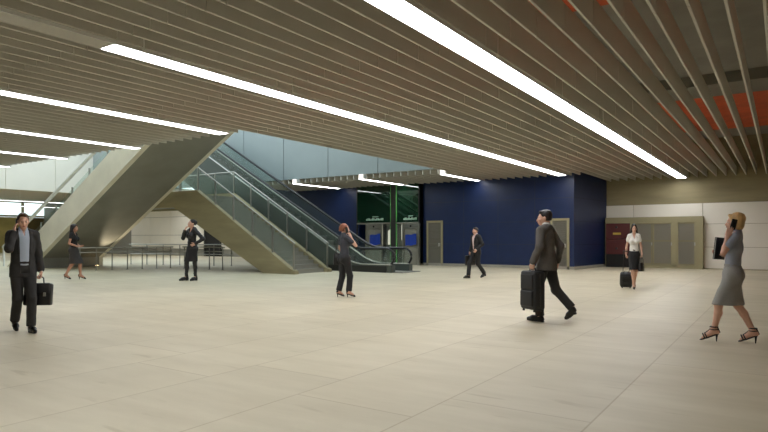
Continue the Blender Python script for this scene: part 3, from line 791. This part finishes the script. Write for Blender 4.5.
    for k in 'LR':
        near = hands[k] + arms[k] + [p for p in hpr if np.linalg.norm((p[0] if isinstance(p, tuple) else p)[1] - ctr[k]) < .3]
        vh, fh = surface(near, .0045, 0, .022, (), 0, (ctr[k] - RB - .02, ctr[k] + RB + .02))
        ch = vh[fh].mean(1); parts.append((vh, fh[(np.linalg.norm(ch - ctr[k], axis=1) <= RB + .004)]))
    bo = mesh_from(parts, 'body', skin, root)
    for s_ in (-1, 1):
        ev, ef = surface([p_ell(T(s_ * .031, -.079, .003), (.0118, .0118, .0118))], .0035)
        eo = mesh_from([(ev, ef)], 'eye', SK['eye'], bo)
        eo.data.materials.append(SK['iris'])
        cc = T(s_ * .031, -.079, .003); fd = HR @ np.array((0, -1.0, 0))
        mi = [1 if nrm(np.array(p.center) - cc) @ fd > .74 else 0 for p in eo.data.polygons]; eo.data.polygons.foreach_set('material_index', mi)
    lv, lf_ = surface([p_ell(T(0, -.0965, -.055), (.020, .009, .0045), HR), p_ell(T(0, -.0955, -.064), (.017, .009, .0055), HR)], .0035, 0, .003)
    mesh_from([(lv, lf_)], 'lips', SK['lips'], bo)
    # ---- hair
    hs = c.get('hairstyle', 'short'); hm = SK[c['hair']]
    hpz = [p_ell(T(0, .032, .045), (.083, .098, .089), HR)]
    facecut = lambda P: dist(p_ell(T(0, -.105, -.028), (.070, .078, .108), HR), P, 0)
    low = {'short': -.045, 'bun': -.03, 'bob': -.2, 'long': -.4, 'tied': -.06}[hs]
    if hs == 'short': hpz += [p_ell(T(0, .055, .0), (.078, .062, .085), HR), p_ell(T(.010, -.022, .098), (.055, .050, .026), HR)]
    if hs == 'bun': hpz += [p_ell(T(0, .115, .05), (.055, .05, .055), HR), p_ell(T(0, .06, .02), (.082, .07, .085), HR)]
    if hs == 'tied': hpz += [p_ell(T(0, .06, .0), (.08, .07, .09), HR), p_cone(T(0, .11, .02), T(0, .13, -.14), .034, .018)]
    if hs == 'bob': hpz += [p_cone(T(.062, .03, .0), T(.062, .03, -.085), .030, .024), p_cone(T(-.062, .03, .0), T(-.062, .03, -.085), .030, .024), p_ell(T(0, .055, -.02), (.078, .058, .095), HR), p_cone(T(.03, -.055, .095), T(.070, -.025, .0), .020, .014), p_cone(T(-.03, -.055, .095), T(-.07, -.025, .01), .020, .014)]
    if hs == 'long': hpz += [p_cone(T(.066, .03, .0), T(.085, .03, -.20), .034, .034), p_cone(T(-.066, .03, .0), T(-.085, .03, -.20), .034, .034), p_cone(T(0, .07, .0), T(0, .105, -.26), .075, .055, HR @ Y, 1.3), p_cone(T(.03, -.055, .095), T(.074, -.02, -.0), .020, .016), p_cone(T(-.03, -.055, .095), T(-.074, -.02, .0), .020, .016)]
    lowcut = lambda P: (P - T(0, 0, low)) @ (HR @ np.array((0, 0, -1.0)))
    earcut = lambda P: np.minimum(*[dist(p_ell(T(s_ * .082, .004, -.012), (.03, .026, .036), HR), P, 0) for s_ in (-1, 1)])
    mods = [('sub', facecut), ('int', lowcut)] + ([('sub', earcut)] if hs in ('short', 'bun', 'tied') else [])
    hv, hf = surface(hpz, .006, 0, .02, mods, .0018); mesh_from([(hv, hf)], 'hair', hm, root)
    # ---- clothes
    R_ = []
    def near_cut(pt, axis, rad): # removes what lies beyond pt along axis, only around pt
        pt = np.asarray(pt, float); axis = nrm(axis)
        return ('sub', lambda P: np.maximum(np.linalg.norm(P - pt, axis=-1) - rad, -((P - pt) @ axis)))
    def wedge(z0, z1, w0, w1, grow=0.0):
        def fn(P):
            t = np.clip((P[..., 2] - z0) / (z1 - z0), 0, 1)
            return np.maximum.reduce([np.abs(P[..., 0]) - (w0 + (w1 - w0) * t) - grow, z0 - grow * .5 - P[..., 2], P[..., 1] + .02 + lean * np.maximum(0, P[..., 2] - .92)])
        return fn
    hem = lambda z: ('int', lambda P: z - P[..., 2])
    top = lambda z: ('int', lambda P: P[..., 2] - z)
    ch = c.get('ch', .011)
    def garment(name, prims, m, off, k=.03, mods=(), wr=.0, h=None, parent=None):
        vv, ff = surface(prims, h or ch, off, k, mods, wr); return mesh_from([(vv, ff)], name, SK[m], parent or root)
    if 'trousers' in c:
        pr = [torso[0]] + torso[-2:]
        ms = [top(1.03)]
        for k in 'LR':
            kn, an = J['knee' + k], J['ank' + k]
            lo_ = an + (kn - an) * .10
            pr += [p_cone(hp[k], kn, .091, .063), p_cone(kn, an, .063, c.get('legw', .058))]
            ms.append(near_cut(an + nrm(kn - an) * c.get('legcut', .005), an - kn, .15))
        garment('trousers', pr, c['trousers'], .010, .03, ms, .002)
        if not fem: garment('belt', [p_cone(np.array((0, 0, .99)), np.array((0, 0, 1.03)), .147, .147, Y, 1.38)], 'shoe', .010, .01, [('int', lambda P: np.abs(P[..., 2] - 1.015) - .02)])
    if 'shirt' in c:
        pr = [p for p in torso[1:4]] + [p_cone(S((0, .02, 1.42)), S((0, .012, 1.50)), nr * 1.15, nr * 1.05), p_cone(sh['L'], sh['L'] * .5 + J['elbL'] * .5, .052, .05), p_cone(sh['R'], sh['R'] * .5 + J['elbR'] * .5, .052, .05)] + [(p, -.004) for p in neck[1:]]
        so = garment('shirt', pr, c['shirt'], .007, .03, [hem(.97), ('sub', wedge(1.40, 1.52, .0, .03))], .001)
        for k in 'LR':
            w, e = J['wri' + k], J['elb' + k]; d = nrm(w - e)
            garment('cuff', [p_cone(w - d * .05, w + d * .004, .031, .031)], 'cuff', .004, .01, (), 0, .008, so)
    def sleeves(frac, r0, r1):
        pr = []
        for k in 'LR':
            e, w = J['elb' + k], J['wri' + k]
            if frac <= 1: pr.append(p_cone(sh[k], sh[k] + (e - sh[k]) * frac, r0, r1))
            else: pr += [p_cone(sh[k], e, r0, .048 * g), p_cone(e, e + (w - e) * (frac - 1), .05 * g, r1)]
        return pr
    if 'jacket' in c:
        z0, z1, w0, w1, hemz = c['open']
        pr = [p_cone(S((0, .0, 1.0)), S((0, 0, 1.2)), .145 if not fem else .118, .156 if not fem else .122, Y, 1.35), torso[2], torso[3],
              p_cone(S((0, .012, 1.04)), np.array((0, .02, hemz)), .150 if not fem else .132, .172 if not fem else .165, Y, 1.3)] + (torso[4:6] if fem else []) + sleeves(1.90, .060 * g, .043 * g)
        pr += [p_cone(S((.07, .02, 1.46)), S((.11, .012, 1.43)), .045, .05), p_cone(S((-.07, .02, 1.46)), S((-.11, .012, 1.43)), .045, .05), p_cone(S((-.045, .055, 1.47)), S((.045, .055, 1.47)), .035, .035)]
        pr += [(torso[0], -.004), (torso[-2], -.002), (torso[-1], -.002)] + [(p_cone(hp[k], hp[k] + (J['knee' + k] - hp[k]) * .32, .088, .080), 0) for k in 'LR']
        ms = [hem(hemz), ('sub', wedge(z0, z1, w0, w1))]
        jo = garment('jacket', pr, c['jacket'], .014, .03, ms, .0035)
        lap = [('sub', wedge(z0, z1, w0, w1)), ('int', wedge(z0, z1, w0 + .004, w1 + .02, .026)), ('int', lambda P: 1.14 - P[..., 2]), ('int', lambda P: P[..., 2] - 1.47)]
        garment('lapel', pr, c['jacket'], .020, .03, lap, .0035, .009, jo)
        for zz in ((1.09, .98) if w0 < .02 else ()):
            q = S((0.012, -.14, zz)); garment('button', [p_ell(q, (.009, .02, .009))], 'shoe', 0, .005, (), 0, .004, jo)
    if 'top' in c:
        pr = [p for p in torso[1:6]] + sleeves(c.get('sleeve', .5), .053 * g, .054 * g) + [p_cone(S((0, .02, 1.41)), S((0, .015, 1.455)), nr * 1.2, nr * 1.1)] + [(p, -.006) for p in neck[1:]]
        ms = [hem(c.get('tophem', .99)), ('sub', wedge(1.33, 1.5, .0, .07))]
        to_ = garment('blouse', pr, c['top'], .012, .03, ms, .003)
        if c.get('collar'):
            garment('collar', [p_cone(S((0, .02, 1.43)), S((0, .012, 1.475)), nr * 1.25, nr * 1.2)], c['top'], .012, .01, [('sub', wedge(1.38, 1.5, .02, .06))], 0, .009, to_)
    if 'skirt' in c:
        hz, wr_ = c['hem'], c.get('flare', .15)
        pr = [p_cone(np.array((0, .004, 1.05)), np.array((0, .01, .93)), .110, .138, Y, 1.3), p_ell(np.array((0, .012, .92)), (.142, .105, .12))] + [(p, -.008, .05) for p in torso[6:8]]
        for k in 'LR':
            t = (hp[k][2] - hz) / max(.05, hp[k][2] - J['knee' + k][2]); e = hp[k] + (J['knee' + k] - hp[k]) * min(1.05, t)
            pr.append((p_cone(hp[k], e, .083, c.get('hemr', .075)), -.004, .045))
        mid = (J['kneeL'] + J['kneeR']) / 2
        t = (.91 - hz) / (.91 - mid[2]); e = np.array((0, 0, .91)) * (1 - t) + np.array((mid[0], mid[1], mid[2])) * t; e[2] = hz - .02
        pr.append((p_cone(np.array((0, .005, .90)), e, .122, wr_, Y, 1.15), -.004, .045))
        so = garment('skirt', pr, c['skirt'], .010, .05, [hem(hz), top(1.05)], .0025)
        garment('waistband', [p_cone(np.array((0, .002, 1.02)), np.array((0, .002, 1.05)), .114, .112, Y, 1.33)], c.get('band', c['skirt']), .018, .01, [('int', lambda P: np.abs(P[..., 2] - 1.035) - .02)], 0, .009, so)
    if 'tights' in c:
        pr = [x for k in 'LR' for x in legs[k] + feet[k][:1]]
        garment('tights', pr, c['tights'], .005, .02, [top(.8)])
    # ---- shoes
    for k in 'LR':
        he, ba, to, fd, an = J['heel' + k], J['ball' + k], J['toe' + k], J['fdir' + k], J['ank' + k]
        kind = c.get('shoe', 'oxford'); up = np.array((0, 0, 1.0))
        gz = c.get('lift' + k, 0.0)
        if kind in ('oxford', 'boot'):
            pr = [p_cone(he, ba, .036, .040), p_cone(ba, to + fd * .02, .039, .027), p_cone(an + (he - an) * .3, ba, .042, .034)]
            if kind == 'boot': pr.append(p_cone(an + nrm(J['knee' + k] - an) * .10, he, .045, .038))
            sole = [p_cone(he - up * .034, ba - up * .036, .030, .036, up, 2.6), p_cone(ba - up * .036, to + fd * .02 - up * .020, .036, .026, up, 2.6), p_box(he - up * .045, (.028, .03, .016), None, .006)]
            o_ = garment('shoe', pr, 'shoe', .002, .02, (), 0, .008); garment('sole', sole, 'rubber', .002, .01, (), 0, .008, o_)
        else:
            r = np.cross(fd, up)
            sl = [p_cone(he - up * .026, ba - up * .026, .026, .034, up, 3.2), p_cone(ba - up * .026, to - up * .016 + fd * .02, .034, .018, up, 3.2)]
            hl = [p_cone(he - up * .02, np.array((he[0], he[1] , max(.006, gz + .004))) + fd * .004, .016, .006)]
            if kind == 'pump':
                pr = sl + hl + [p_cone(he, he + up * .02 , .033, .032), p_cone(ba - fd * .01, to + fd * .02, .035, .02)]
            else:
                pr = sl + hl
                # straps over toes and round the ankle
                def ring(cn, ax1, ax2, r1, r2):
                    return [p_cone(cn + ax1 * r1 * math.cos(t * PI / 6) + ax2 * r2 * math.sin(t * PI / 6), cn + ax1 * r1 * math.cos((t + 1) * PI / 6) + ax2 * r2 * math.sin((t + 1) * PI / 6), .0065, .0065) for t in range(12)]
                sd = nrm(ba - he); un = nrm(np.cross(r, sd))
                pr += ring(an - up * .0, r, fd, .040, .043) + ring(an + up * .035, r, fd, .041, .044) + ring(ba + un * .002, r, un, .038, .036) + ring(ba + fd * .03, r, un, .034, .03)
                pr += [p_cone(he + fd * -.03, an - fd * .04 + up * .03, .011, .009), p_cone(ba + un * .036, an + fd * .042, .007, .007)]
            garment('shoe', pr, 'shoe', .001, .008, (), 0, .005)
    # ---- how things held by this person are placed
    Mw = np.array(Matrix.Translation((gx, gy, 0)) @ Matrix.Rotation(rz, 4, 'Z') @ Matrix.Diagonal((s * sx, s * sy, s, 1)))
    def W(p): return (Mw @ np.append(p, 1))[:3]
    return dict(root=root, W=W, J=J, HQ=HQ, T=T, rz=rz, s=s, HR=HR, hc=hc, g=(gx, gy))
# ------------------------------------------------------------------ carried things
def frame_obj(name, label, cat, P, loc, R, group=None):
    """An Empty at a point of the person's own space, turned by R (columns = its axes in that space)."""
    t = thing(name, label, cat, (0, 0, 0), 0, group)
    Rm = Matrix.Rotation(P['rz'], 3, 'Z') @ Matrix(np.asarray(R).tolist())
    t.matrix_world = Matrix.Translation(Vector(P['W'](np.asarray(loc, float)))) @ Rm.to_4x4() @ Matrix.Diagonal((P['s'], P['s'], P['s'], 1)); return t
def phone(P, side, label, q=(0.0, .095, .022), dirv=None):
    T, HR = P['T'], P['HR']
    sg = 1 if side == 'L' else -1
    z = nrm(HR @ np.array((0, .28, 1.0))); x = nrm(HR @ np.array((sg, 0, 0))); x = nrm(x - z * (x @ z)); y = np.cross(z, x)
    t = frame_obj('mobile_phone', label, 'phone', P, T(sg * .096, -.022, -.03), np.stack([x, y, z], 1))
    MB().rbox(-.006, .006, -.033, .033, -.07, .07, .0055).build('phone_body', SK['phone'], t, True)
    MB().box(-sg * .0062 - .0004, -sg * .0062 + .0004, -.029, .029, -.062, .062).build('screen', M['darksteel'], t)
    return t
def briefcase(P, side, label, yaw=0, w=.40, h=.28, d=.10, tilt=0, drop=0.0):
    g = P['HQ'][side](0, .088, .022)
    R = rotm(yaw) @ rotm(0, 0, tilt)
    # local axes: x thickness, y length, z up, origin at the grip
    t = frame_obj('briefcase', label, 'briefcase', P, g, R)
    MB().tube([(0, -.07, -.055 - drop), (0, -.06, -.02), (0, -.04, 0), (0, .04, 0), (0, .06, -.02), (0, .07, -.055 - drop)], .0095, 8).build('handle', SK['leather'], t, True)
    b = MB(); b.rbox(-d / 2, d / 2, -w / 2, w / 2, -.05 - drop - h, -.05 - drop, .025); b.build('bag_body', SK['leather'], t, True)
    f = MB().rbox(-d / 2 - .010, d / 2 + .010, -w / 2 + .015, w / 2 - .015, -.05 - drop - h * .52, -.042 - drop, .02); f.build('flap', SK['leather'], t, True)
    for yy in (-.11, .11): MB().rbox(-d / 2 - .018, -d / 2 - .004, yy - .018, yy + .018, -.05 - drop - h * .6, -.05 - drop - h * .42, .004).build('buckle', M['dullsteel'], t)
    return t
def suitcase(P, loc, R, label, w, h, d, handle, legs=.03):
    t = frame_obj('suitcase', label, 'suitcase', P, loc, R)     # origin at the ground under its middle, x width, y depth, z up
    MB().rbox(-w / 2, w / 2, -d / 2, d / 2, legs, h, .04).build('shell', SK['case'], t, True)
    MB().rbox(-w / 2 + .035, w / 2 - .035, -d / 2 - .03, -d / 2 + .02, legs + .05, h * .52, .02).build('front_pocket', SK['case'], t, True)
    MB().rbox(-w / 2 + .035, w / 2 - .035, -d / 2 - .02, -d / 2 + .02, h * .55, h - .05, .015).build('front_pocket', SK['case'], t, True)
    z = MB()
    for zz in (legs + .03, h - .03): pass
    MB().tube([(-w / 2 - .003, 0, legs + .05), (-w / 2 - .003, 0, h - .05)], .007, 6).tube([(w / 2 + .003, 0, legs + .05), (w / 2 + .003, 0, h - .05)], .007, 6).build('zip_seam', M['darksteel'], t, True)
    for sx in (-1, 1):
        MB().tube([(sx * (w / 2 - .05) - .012, d / 2 - .03, .028), (sx * (w / 2 - .05) + .012, d / 2 - .03, .028)], .028, 14).build('wheel', SK['rubber'], t, True)
        MB().rbox(sx * (w / 2 - .05) - .015, sx * (w / 2 - .05) + .015, -d / 2 + .02, -d / 2 + .05, 0.0, legs + .01, .005).build('foot', SK['rubber'], t)
    MB().tube([(-.07, 0, h - .005), (-.065, 0, h + .035), (.065, 0, h + .035), (.07, 0, h - .005)], .011, 8).build('carry_handle', SK['case'], t, True)
    if handle:
        MB().tube([(-.08, d / 2 - .03, h - .02), (-.08, d / 2 - .03, h + handle)], .008, 8).tube([(.08, d / 2 - .03, h - .02), (.08, d / 2 - .03, h + handle)], .008, 8).tube([(-.095, d / 2 - .03, h + handle), (.095, d / 2 - .03, h + handle)], .014, 8).build('pull_handle', M['darksteel'], t, True)
    return t
def handbag(P, top, R, label, w, h, d, drop, mat_='leather'):
    t = frame_obj('handbag', label, 'handbag', P, top, R)
    for s_ in (-1, 1):
        MB().tube([(-w * .3, s_ * d * .3, -drop), (-w * .25, s_ * d * .25, -drop * .4), (-.02, s_ * .008, -.004), (.02, s_ * .008, -.004), (w * .25, s_ * d * .25, -drop * .4), (w * .3, s_ * d * .3, -drop)], .007, 8).build('strap', SK[mat_], t, True)
    m = MB(); n = 12; vs = []; fs = []
    prof = [(-drop + .01, .55), (-drop - h * .12, .8), (-drop - h * .5, 1.0), (-drop - h * .85, 1.05), (-drop - h, .9)]
    for z, k in prof:
        for i in range(24):
            a_ = 2 * PI * i / 24; cx = abs(math.cos(a_)) ** .5 * math.copysign(1, math.cos(a_)); cy = abs(math.sin(a_)) ** .6 * math.copysign(1, math.sin(a_))
            vs.append((cx * w / 2 * (.8 + .2 * k), cy * d / 2 * k, z))
    for i in range(len(prof) - 1):
        for j in range(24): fs.append((i * 24 + j, i * 24 + (j + 1) % 24, (i + 1) * 24 + (j + 1) % 24, (i + 1) * 24 + j))
    fs += [tuple(range(24)), tuple(range(len(vs) - 24, len(vs)))]
    m.add(vs, fs).build('bag_body', SK[mat_], t, True)
    MB().rbox(-.02, .02, -d / 2 - .006, -d / 2 + .012, -drop - h * .42, -drop - h * .25, .004).build('clasp', M['dullsteel'], t)
    return t
# ------------------------------------------------------------------ the eight people
DN = ((.05, 0, -1))
P1 = person('man in an open charcoal suit and pale blue shirt walking, phone at his ear', 23, 331.5, 12, dict(slim=(.91, .95),
    h=.009, ch=.010, hair='hairbrown', trousers='suit', jacket='suit', open=(.86, 1.46, .055, .075, .80), shirt='shirtblue',
    kneeL=(.17, .085, .50), ankL=(.17, .075, .085), toeL=(.34, .085, .035), kneeR=(.05, -.085, .49), ankR=(-.19, -.075, .15), toeR=(-.05, -.08, .04),
    elbR=(.20, -.235, 1.22), wriR=(.09, -.145, 1.46), handR=((-.33, .22, .9), (-.05, 1, -.1), .35),
    elbL=(-.05, .23, 1.145), wriL=(.03, .25, .88), handL=((.08, -.02, -1), (0, -1, 0), .95), head=(-6, 6, 0)), 1.02)
phone(P1, 'R', 'black phone held to the ear of the man in the open charcoal suit')
briefcase(P1, 'L', 'black leather briefcase in the hand of the man in the open charcoal suit', 55, .38, .32, .11, 8, .05)
P2 = person('woman in a black short sleeved dress with long dark hair walking by the guard rail', 74, 279.5, 68, dict(
    fem=True, skin='skintan', hair='hairdark', hairstyle='long', top='blackcloth', tophem=.98, sleeve=.35, skirt='darkskirt', hem=.50, hemr=.095, flare=.185, band='blackcloth', shoe='pump',
    kneeL=(.16, .07, .50), ankL=(.17, .06, .15), toeL=(.30, .065, .03), kneeR=(-.02, -.07, .49), ankR=(-.21, -.065, .17), toeR=(-.10, -.065, .035), liftR=.02,
    elbR=(-.06, -.215, 1.13), wriR=(.15, -.10, 1.04), handR=((.75, .6, .0), (.3, -.4, .9), .5), elbL=(-.04, .215, 1.13), wriL=(.16, .10, 1.03), handL=((.75, -.6, .05), (-.3, .2, .9), .5), head=(-8, 4, 0)), 1.075)
P3 = person('woman in a black leather jacket, skirt and tights standing with hand to mouth', 192, 280.5, -55, dict(
    fem=True, hair='hairdark', hairstyle='bun', jacket='leather', open=(1.12, 1.45, .0, .055, .90), top='blackcloth', skirt='blackcloth', hem=.54, hemr=.08, tights='tights', shoe='boot',
    kneeL=(-.03, .08, .50), ankL=(-.05, .085, .10), toeL=(.11, .12, .03), kneeR=(.10, -.10, .50), ankR=(.11, -.12, .10), toeR=(.27, -.15, .03),
    elbR=(.15, -.21, 1.20), wriR=(.17, -.09, 1.42), handR=((-.12, .3, .95), (-.8, .5, 0), .5), elbL=(-.13, .34, 1.18), wriL=(.04, .20, 1.04), handL=((.55, -.6, -.35), (-.5, -.7, .1), .35), head=(-10, -8, 0)), 1.16)
P4 = person('woman seen from behind in dark trousers and slate top, auburn hair, hand at ear', 344.5, 297.3, 118, dict(
    fem=True, hair='hairred', hairstyle='tied', top='navy', sleeve=.55, tophem=.93, trousers='suitblack', legw=.06, legcut=.0, shoe='pump',
    kneeL=(-.01, .09, .50), ankL=(-.10, .10, .15), toeL=(.03, .13, .03), kneeR=(.10, -.085, .50), ankR=(.07, -.09, .15), toeR=(.19, -.11, .03),
    elbR=(.17, -.25, 1.22), wriR=(.09, -.14, 1.43), handR=((-.3, .25, .9), (-.1, 1, -.1), .35), elbL=(.0, .255, 1.15), wriL=(.14, .20, .96), handL=((.5, -.1, -.8), (0, -1, 0), .7), head=(-14, 4, 0)), 1.0)
phone(P4, 'R', 'small dark phone at the ear of the auburn haired woman')
handbag(P4, (.215, .02, 1.425), rotm(80), 'black shoulder bag hanging from the auburn haired woman', .30, .26, .13, .40)
P5 = person('man in a black suit with open pale shirt walking along the blue wall', 476, 278, -50, dict(
    hair='hairdark', trousers='suitblack', jacket='suitblack', open=(1.0, 1.46, .02, .07, .80), shirt='shirtpink', lean=.04,
    kneeR=(.22, -.085, .50), ankR=(.27, -.08, .09), toeR=(.43, -.085, .035), kneeL=(-.02, .085, .49), ankL=(-.30, .08, .16), toeL=(-.17, .085, .04),
    elbR=(-.03, -.245, 1.16), wriR=(.06, -.25, .90), handR=((.1, .0, -1), (0, 1, 0), .95), elbL=(-.06, .26, 1.16), wriL=(.16, .22, .99), handL=((.5, -.25, -.8), (-.2, -1, 0), .6), head=(6, 6, 0)), 1.02)
briefcase(P5, 'R', 'dark briefcase carried by the man in black along the blue wall', 0, .42, .33, .10)
P6 = person('man in a grey suit seen from behind, striding with a black suitcase', 546, 321.5, -115, dict(
    h=.009, ch=.010, hair='hairdark', trousers='suit', jacket='suitgrey', open=(1.08, 1.46, .0, .06, .80), shirt='white', lean=.03,
    kneeL=(.10, .08, .50), ankL=(.07, .07, .085), toeL=(.24, .075, .035), kneeR=(-.10, -.14, .49), ankR=(-.34, -.19, .22), toeR=(-.26, -.20, .06),
    elbL=(-.02, .27, 1.16), wriL=(.09, .28, .92), handL=((.1, -.02, -1), (0, -1, 0), .95), elbR=(-.12, -.26, 1.17), wriR=(-.05, -.29, .92), handR=((.15, .05, -1), (.2, 1, 0), .5), head=(24, 4, 0)), 1.075)
g6 = P6['HQ']['L'](0, .088, .024)
suitcase(P6, (g6[0], g6[1], g6[2] - .655), rotm(-118 + 182), 'large black suitcase carried by the man in the grey suit', .36, .62, .21, 0)
P7 = person('woman in a white blouse and dark pencil skirt pulling a suitcase', 634, 289, 6, dict(slim=(.86, .94),
    fem=True, hair='hairdark', hairstyle='long', top='white', sleeve=.45, tophem=1.0, collar=True, skirt='blackcloth', hem=.52, hemr=.072, flare=.12, shoe='pump',
    kneeR=(.12, -.055, .50), ankR=(.12, -.025, .15), toeR=(.24, -.025, .03), kneeL=(.0, .06, .48), ankL=(-.24, .04, .20), toeL=(-.16, .04, .04), liftL=.03,
    elbR=(-.05, -.205, 1.15), wriR=(-.02, -.225, .93), handR=((-.05, 0, -1), (0, 1, 0), .95), elbL=(-.04, .205, 1.15), wriL=(.05, .22, .94), handL=((.05, 0, -1), (0, -1, 0), .95), head=(0, 2, 0)), 1.03)
g7 = P7['HQ']['R'](0, .088, .022)
zt = nrm(np.array((0.0, -.34, 1.0))); yt = np.cross(zt, np.array((1.0, 0, 0)))
base7 = g7 - zt * 1.04 - yt * .07
base7 = base7 + np.array((0, 0, -base7[2] + .02))
suitcase(P7, base7, np.stack([np.array((1.0, 0, 0)), yt, zt], 1), 'small black trolley suitcase behind the woman in the white blouse', .30, .42, .19, .60)
g7l = P7['HQ']['L'](0, .088, .022)
handbag(P7, g7l, rotm(70), 'black handbag in the hand of the woman in the white blouse', .26, .22, .12, .16)
P8 = person('blonde woman in blue grey blouse and grey skirt walking in high heeled sandals', 732.3, 342.3, -90, dict(
    fem=True, h=.009, ch=.010, hair='hairblond', hairstyle='bob', top='greyblouse', sleeve=.55, tophem=.97, collar=True, skirt='greyskirt', hem=.50, hemr=.078, flare=.13, shoe='sandal', lean=-.06, band='greyskirt',
    kneeL=(.16, .06, .50), ankL=(.215, .05, .165), toeL=(.35, .055, .03), kneeR=(-.06, -.06, .50), ankR=(-.235, -.05, .165), toeR=(-.10, -.05, .03),
    elbL=(.10, .235, 1.205), wriL=(.055, .155, 1.43), handL=((-.30, -.22, .9), (.0, -1, -.1), .35), elbR=(-.05, -.20, 1.16), wriR=(.13, -.10, 1.17), handR=((.7, .55, .1), (.2, .2, 1), .6), head=(4, 2, 0)), 1.0)
phone(P8, 'L', 'dark phone at the ear of the blonde woman in grey')
fz = nrm(np.array((.0, .10, 1.0))); fx_ = nrm(np.array((.85, -.53, 0.0))); fy_ = np.cross(fz, fx_); fx_ = np.cross(fy_, fz)
fo = frame_obj('document_folder', 'black document folder held against the chest of the blonde woman', 'folder', P8, P8['HQ']['R'](0, .09, .02) + np.array((-.01, .045, .06)), np.stack([fx_, fy_, fz], 1))
MB().rbox(-.11, .11, -.014, -.004, -.15, .15, .004).rbox(-.11, .11, .004, .014, -.15, .15, .004).build('cover', SK['leather'], fo)
MB().box(-.112, -.100, -.012, .012, -.15, .15).build('spine', SK['leather'], fo)
MB().box(-.1, .105, -.004, .004, -.145, .145).build('paper_sheets', SK['cuff'], fo)
